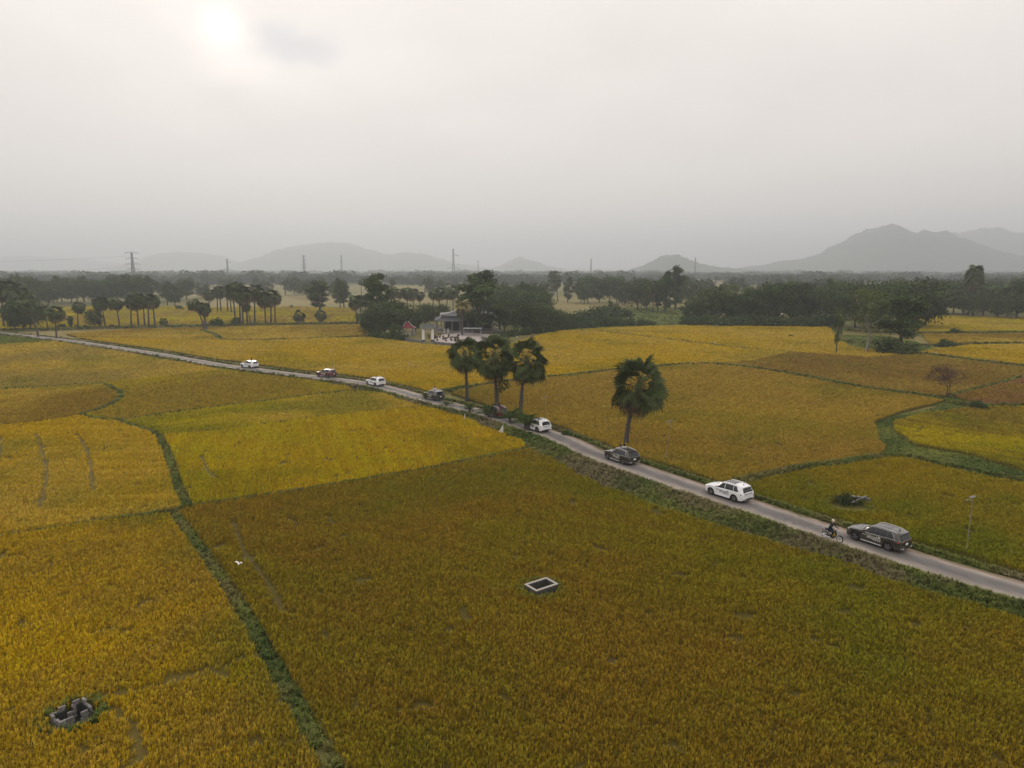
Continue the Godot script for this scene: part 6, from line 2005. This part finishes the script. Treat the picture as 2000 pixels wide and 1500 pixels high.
func egret(at: Vector3, flying: bool, turn: float, size: float, label: String, group := "") -> void:
	var o := thing("egret", at, label, "bird", group, turn)
	var g := egret_mesh(flying)
	var m := part("body", g.mesh(), M.skin, o)
	m.scale = Vector3.ONE * size
	var b := Geo.new()
	b.col = Color(0.55, 0.38, 0.05)
	var hd := Vector3(0.35, 0.07, 0) if flying else Vector3(0.24, 0.42, 0)
	b.tube([hd, hd + Vector3(0.12, -0.02, 0)], [0.014, 0.003], 5)
	var bk := part("beak", b.mesh(), M.skin, o)
	bk.scale = Vector3.ONE * size
	if flying: o.rotation.z = 0.2

func flag_sheet(at: Vector3, h: float, w: float, label: String) -> void:
	var o := thing("bird_scare_sheet", at, label, "scare sheet")
	part("stake", tube_mesh([Vector3(0, -0.1, 0), Vector3(0.12, h, 0)], 0.022, 6), M.bark, o)
	var p := []
	for i in 8:
		var t := i / 7.0
		var row := []
		for j in 6:
			var u := j / 5.0
			row.append(Vector3(0.12 * t - w * u * (1.0 - t * 0.95), h * t * 0.98, 0.10 * sin(u * 7.0 + t * 3.0) * (1.0 - t)))
		p.append(row)
	var g := Geo.new()
	g.grid(p)
	part("sheet", g.mesh(), mat(0.66, 0.64, 0.58, 0.7), o)

func concrete_tank() -> void:
	var at := Vector3(2.07, 0, -47.15)
	var o := thing("concrete_tank", at, "rectangular open concrete tank with a pale rim in brown rice", "tank", "", 0.63)
	var w := 0.97
	var d := 0.66
	var pale := tri(mat(1, 1, 1, 0.9), noise_tex(0.04, lin(0.26, 0.24, 0.21), lin(0.42, 0.39, 0.35), 81, 256), 0.9)
	var shaded_wall := tri(mat(1, 1, 1, 0.95), noise_tex(0.05, lin(0.022, 0.024, 0.018), lin(0.11, 0.105, 0.095), 82, 256), 0.8)  # walls coloured dark so the open tank looks shaded inside
	for s in [-1.0, 1.0]:
		part("wall", box_mesh(Vector3(0, 0.40, (d - 0.06) * s), Vector3(w, 0.42, 0.06)), shaded_wall, o)
		part("wall", box_mesh(Vector3((w - 0.06) * s, 0.40, 0), Vector3(0.06, 0.42, d - 0.121)), shaded_wall, o)
		part("rim", box_mesh(Vector3(0, 0.855, (d - 0.06) * s), Vector3(w + 0.02, 0.032, 0.085)), pale, o)
		part("rim", box_mesh(Vector3((w - 0.06) * s, 0.855, 0), Vector3(0.083, 0.031, d - 0.147)), pale, o)
	part("water", box_mesh(Vector3(0, 0.18, 0), Vector3(w - 0.121, 0.02, d - 0.121)), M.dark_water, o)

func block_tank() -> void:
	# hollow-block walls, half fallen
	var at := Vector3(-22.3, 0, -32.85)
	var o := thing("block_tank", at, "ruined grey block tank with broken stepped walls", "tank", "", 0.93)
	o.scale = Vector3(0.86, 0.86, 0.86)
	o.position.y = -0.08
	var r := RandomNumberGenerator.new()
	r.seed = 17
	var meshes := []
	for k in 3:
		var g := Geo.new()
		var b := 0.012
		var hx := 0.188
		var hy := 0.088
		var hz := 0.075
		# chamfered block
		var p := []
		for e in [[-hy, 0.0], [-hy + b, b], [hy - b, b], [hy, 0.0]]:
			var q: float = e[1]
			p.append([Vector3(-hx + b - q, e[0], -hz + b - q), Vector3(hx - b + q, e[0], -hz + b - q), Vector3(hx - b + q, e[0], hz - b + q), Vector3(-hx + b - q, e[0], hz - b + q), Vector3(-hx + b - q, e[0], -hz + b - q)])
		g.grid(p, false)
		g.quad(p[3][0], p[3][3], p[3][2], p[3][1])
		meshes.append(g.mesh())
	var tones := []
	for v in [0.24, 0.30, 0.36]:
		tones.append(tri(mat(v, v * 0.93, v * 0.88, 0.95), noise_tex(0.05, Color(0.55, 0.55, 0.55), Color(1, 1, 1), 90 + int(v * 10), 128), 1.3))
	var sides := [[Vector3(-0.74, 0, -0.60), Vector3(1, 0, 0), 4, [5, 6, 3, 6]], [Vector3(-0.74, 0, 0.60), Vector3(1, 0, 0), 4, [5, 5, 2, 5]], [Vector3(-0.85, 0, -0.46), Vector3(0, 0, 1), 3, [5, 4, 5]], [Vector3(0.85, 0, -0.46), Vector3(0, 0, 1), 3, [6, 5, 5]]]
	for s in sides:
		for i in s[2]:
			for k in s[3][i]:
				var m := part("concrete_block", meshes[r.randi() % 3], tones[r.randi() % 3], o)
				var along: Vector3 = s[1]
				m.position = s[0] + along * (0.39 * i + (0.06 if k % 2 else 0.0)) + Vector3(r.randf_range(-0.012, 0.012), 0.09 + 0.185 * k, r.randf_range(-0.012, 0.012))
				m.rotation.y = (0.0 if along.x > 0 else PI / 2) + r.randf_range(-0.04, 0.04)
	var shade_dark := tri(mat(1, 1, 1, 0.9), noise_tex(0.05, lin(0.012, 0.014, 0.011), lin(0.045, 0.045, 0.04), 83, 128), 1.1)  # added dark plates that paint shade onto the inner wall faces
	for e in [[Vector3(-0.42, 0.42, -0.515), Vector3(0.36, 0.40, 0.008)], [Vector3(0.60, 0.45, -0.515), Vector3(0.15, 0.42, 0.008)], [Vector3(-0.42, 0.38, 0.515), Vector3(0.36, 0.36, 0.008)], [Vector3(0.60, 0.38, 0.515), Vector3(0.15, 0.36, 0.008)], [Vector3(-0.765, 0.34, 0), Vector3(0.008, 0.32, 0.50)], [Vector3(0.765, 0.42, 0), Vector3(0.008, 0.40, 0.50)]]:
		part("shade_lining", box_mesh(e[0], e[1]), shade_dark, o)
	part("bottom", box_mesh(Vector3(0, 0.06, 0), Vector3(0.74, 0.04, 0.50)), M.dark_water, o)

func overgrown_slab() -> void:
	var at: Vector3 = Vector3(33.58, 0, -66.1)
	var o := thing("broken_slabs", at, "broken concrete slabs at the end of the dark creeper bush", "concrete slab", "", 0.5)
	for e in [[Vector3(0, 0.75, 0), Vector3(1.1, 0.05, 0.10), 0.15], [Vector3(0.45, 0.80, -0.55), Vector3(0.75, 0.05, 0.25), -0.2], [Vector3(0.9, 0.45, 0.25), Vector3(0.10, 0.42, 0.30), 0.0]]:
		var p := part("slab", box_mesh(Vector3.ZERO, e[1]), M.concrete, o, e[0])
		p.rotation.z = e[2]
	var r := RandomNumberGenerator.new()
	r.seed = 33
	var b := thing("creeper_bush", Vector3(32.53, 0, -66.4), "dark creeper bush swallowing concrete slabs in the mottled rice", "bush")
	part("foliage", shrub_geo(r, 2.9, 1.35, 18, 0.10, Color(0.02, 0.028, 0.012), Color(0.06, 0.075, 0.02)), M.leaf, b)
	var st := Geo.new()
	for j in 6: limb(st, r, Vector3(r.randf_range(-0.6, 0.6), 0, 0), Vector3(r.randf_range(-1.2, 1.2), 0.9, r.randf_range(-0.5, 0.5)), 0.03, 0.012)
	part("stem", st.mesh(), M.bark, b)

func bare_tree() -> void:
	var r := RandomNumberGenerator.new()
	r.seed = 271
	var d: Array = [77.42, -124.59, 5.71]
	var o := thing("bare_tree", Vector3(d[0], 0, d[1]), "leafless twiggy tree with a round crown of fine branches", "tree")
	var h: float = d[2]
	var trunk := Geo.new()
	var twig := Geo.new()
	twig.col = Color(0.10, 0.066, 0.048)
	trunk.col = twig.col
	var grow := [[Vector3(0, -0.1, 0), Vector3(0.1, h * 0.36, 0), h * 0.022, 0]]
	grow.append([Vector3(0.25, -0.1, 0.1), Vector3(0.4, h * 0.40, 0.1), h * 0.016, 0])
	while grow.size() > 0:
		var b: Array = grow.pop_back()
		var a: Vector3 = b[0]
		var e: Vector3 = b[1]
		var lv: int = b[3]
		(trunk if lv < 2 else twig).tube([a, a.lerp(e, 0.5) + Vector3(r.randfn(), 0, r.randfn()) * 0.04 * a.distance_to(e), e], [b[2], b[2] * 0.82, b[2] * 0.62], 5 if lv < 3 else 3, false)
		if lv < 6:
			var dirv := (e - a).normalized()
			var n := 3 if lv < 5 else 2
			for k in n + (1 if lv == 0 else 0):
				var nd := (dirv * 0.9 + Vector3(r.randfn(), r.randfn() * 0.45 + 0.10, r.randfn()) * (0.75 if lv < 2 else 0.55)).normalized()
				var ln: float = h * [0.22, 0.19, 0.14, 0.10, 0.075, 0.06][lv] * r.randf_range(0.8, 1.15)
				grow.append([e, e + nd * ln, maxf(b[2] * 0.60, 0.016), lv + 1])
	var bm := vmat(0.9)
	part("trunk", trunk.mesh(), bm, o)
	part("twigs", twig.mesh(), bm, o)

func trunk_creeper() -> void:
	var r := RandomNumberGenerator.new()
	r.seed = 44
	var o := thing("climbing_shrub", Vector3(-2.43, 0, -113.89) + Vector3(0.5, 4.2, 0.6), "leafy creeper hanging on the middle palm's trunk", "creeper")
	var g := Geo.new()
	for e in [Vector3(0, 0, 0), Vector3(0.2, 0.8, 0), Vector3(0.9, 0.5, 0.1), Vector3(1.2, -0.1, 0), Vector3(-0.1, -0.9, 0), Vector3(0.5, -0.5, 0.1), Vector3(0.1, 1.5, 0)]:
		leafy(g, r, e, Vector3(0.5, 0.45, 0.5), 90, 0.13, Color(0.03, 0.045, 0.015), Color(0.07, 0.09, 0.025))
	part("foliage", g.mesh(), M.leaf, o)
	var st := Geo.new()
	st.tube([Vector3(-0.25, -3.5, -0.2), Vector3(-0.2, -1.5, -0.1), Vector3(0, 0.3, 0), Vector3(0.8, 0.4, 0)], [0.05, 0.045, 0.035, 0.015], 6)
	part("stem", st.mesh(), M.bark, o)

func make_small_things() -> void:
	solar_lamp(Vector3(18.03, 0, -81.04), 5.2, 0.55, 0.3, "thin solar lamp pole leaning at the field edge past the single palm", "")
	solar_lamp(Vector3(36.22, 0, -53.75), 5.0, 0.1, 0.4, "solar lamp pole standing beside the rearmost brown SUV's field", "")
	solar_lamp(Vector3(-18.69, 0, -130.97), 5.5, -0.1, 0.2, "solar lamp pole between the white SUV and the roof rider", "")
	for e in [[-40.02, -156.97, 3.91], [-66.87, -175.62, 3.85], [-90.01, -193, 3.93], [-111.67, -211.24, 3.98], [4.84, -99.34, 3.73]]:
		solar_lamp(Vector3(e[0], 0.3, e[1]), clampf(e[2], 4.5, 6.0), 0.0, 0.3, "distant thin solar lamp pole along the far road side", "distant solar lamps")
	egret(Vector3(-19.55, 1.9, -48.2), true, 1.2, 0.62, "white egret flying low over the grassy ditch")
	var fe: Array = [105.65, -278.53, 0]
	egret(Vector3(fe[0], 5.2, fe[1]), true, 0.4, 1.5, "white egret flying before the dense grove")
	for p in [Vector3(78.97, 0, -273.7), Vector3(111.06, 0, -185), Vector3(70.86, 0, -311.41), Vector3(58.28, 0, -299.63), Vector3(-98.28, 0, -314.5), Vector3(60.42, 0, -211.24), Vector3(1.66, 0, -229.8)]:
		egret(p + Vector3(0, 0.95, 0), false, rng.randf() * TAU, 1.5, "white egret standing in a distant rice field", "egrets standing in the fields")
	flag_sheet(Vector3(-1.27, 0, -95.55), 1.7, 1.0, "white plastic sheet draped from a stake at the rice edge")
	flag_sheet(Vector3(-7.11, 0, -104.85), 1.7, 0.30, "narrow white plastic strip on a stake at the rice edge")
	concrete_tank()
	block_tank()
	overgrown_slab()
	bare_tree()
	trunk_creeper()
	# litter and stones on the bank
	for k in 26:
		var i := rng.randi_range(40, centre.size() - 20)
		var d := (centre[i + 1] - centre[i]).normalized()
		var q: Vector2 = centre[i] + Vector2(-d.y, d.x) * rng.randf_range(1.9, 4.0)
		var g := Geo.new()
		var s := rng.randf_range(0.08, 0.22)
		blob([[Vector3.ZERO, Vector3(s, 0, s * 0.4), s * 0.6, s * 0.4, Color.WHITE]], s * 0.35, g)
		var o := part("stone", g.mesh(), M.concrete, self)
		o.position = Vector3(q.x, 0.45, q.y)
		meta(o, "pale stone lying among the weeds of the road bank", "stone", "stones on the road bank")
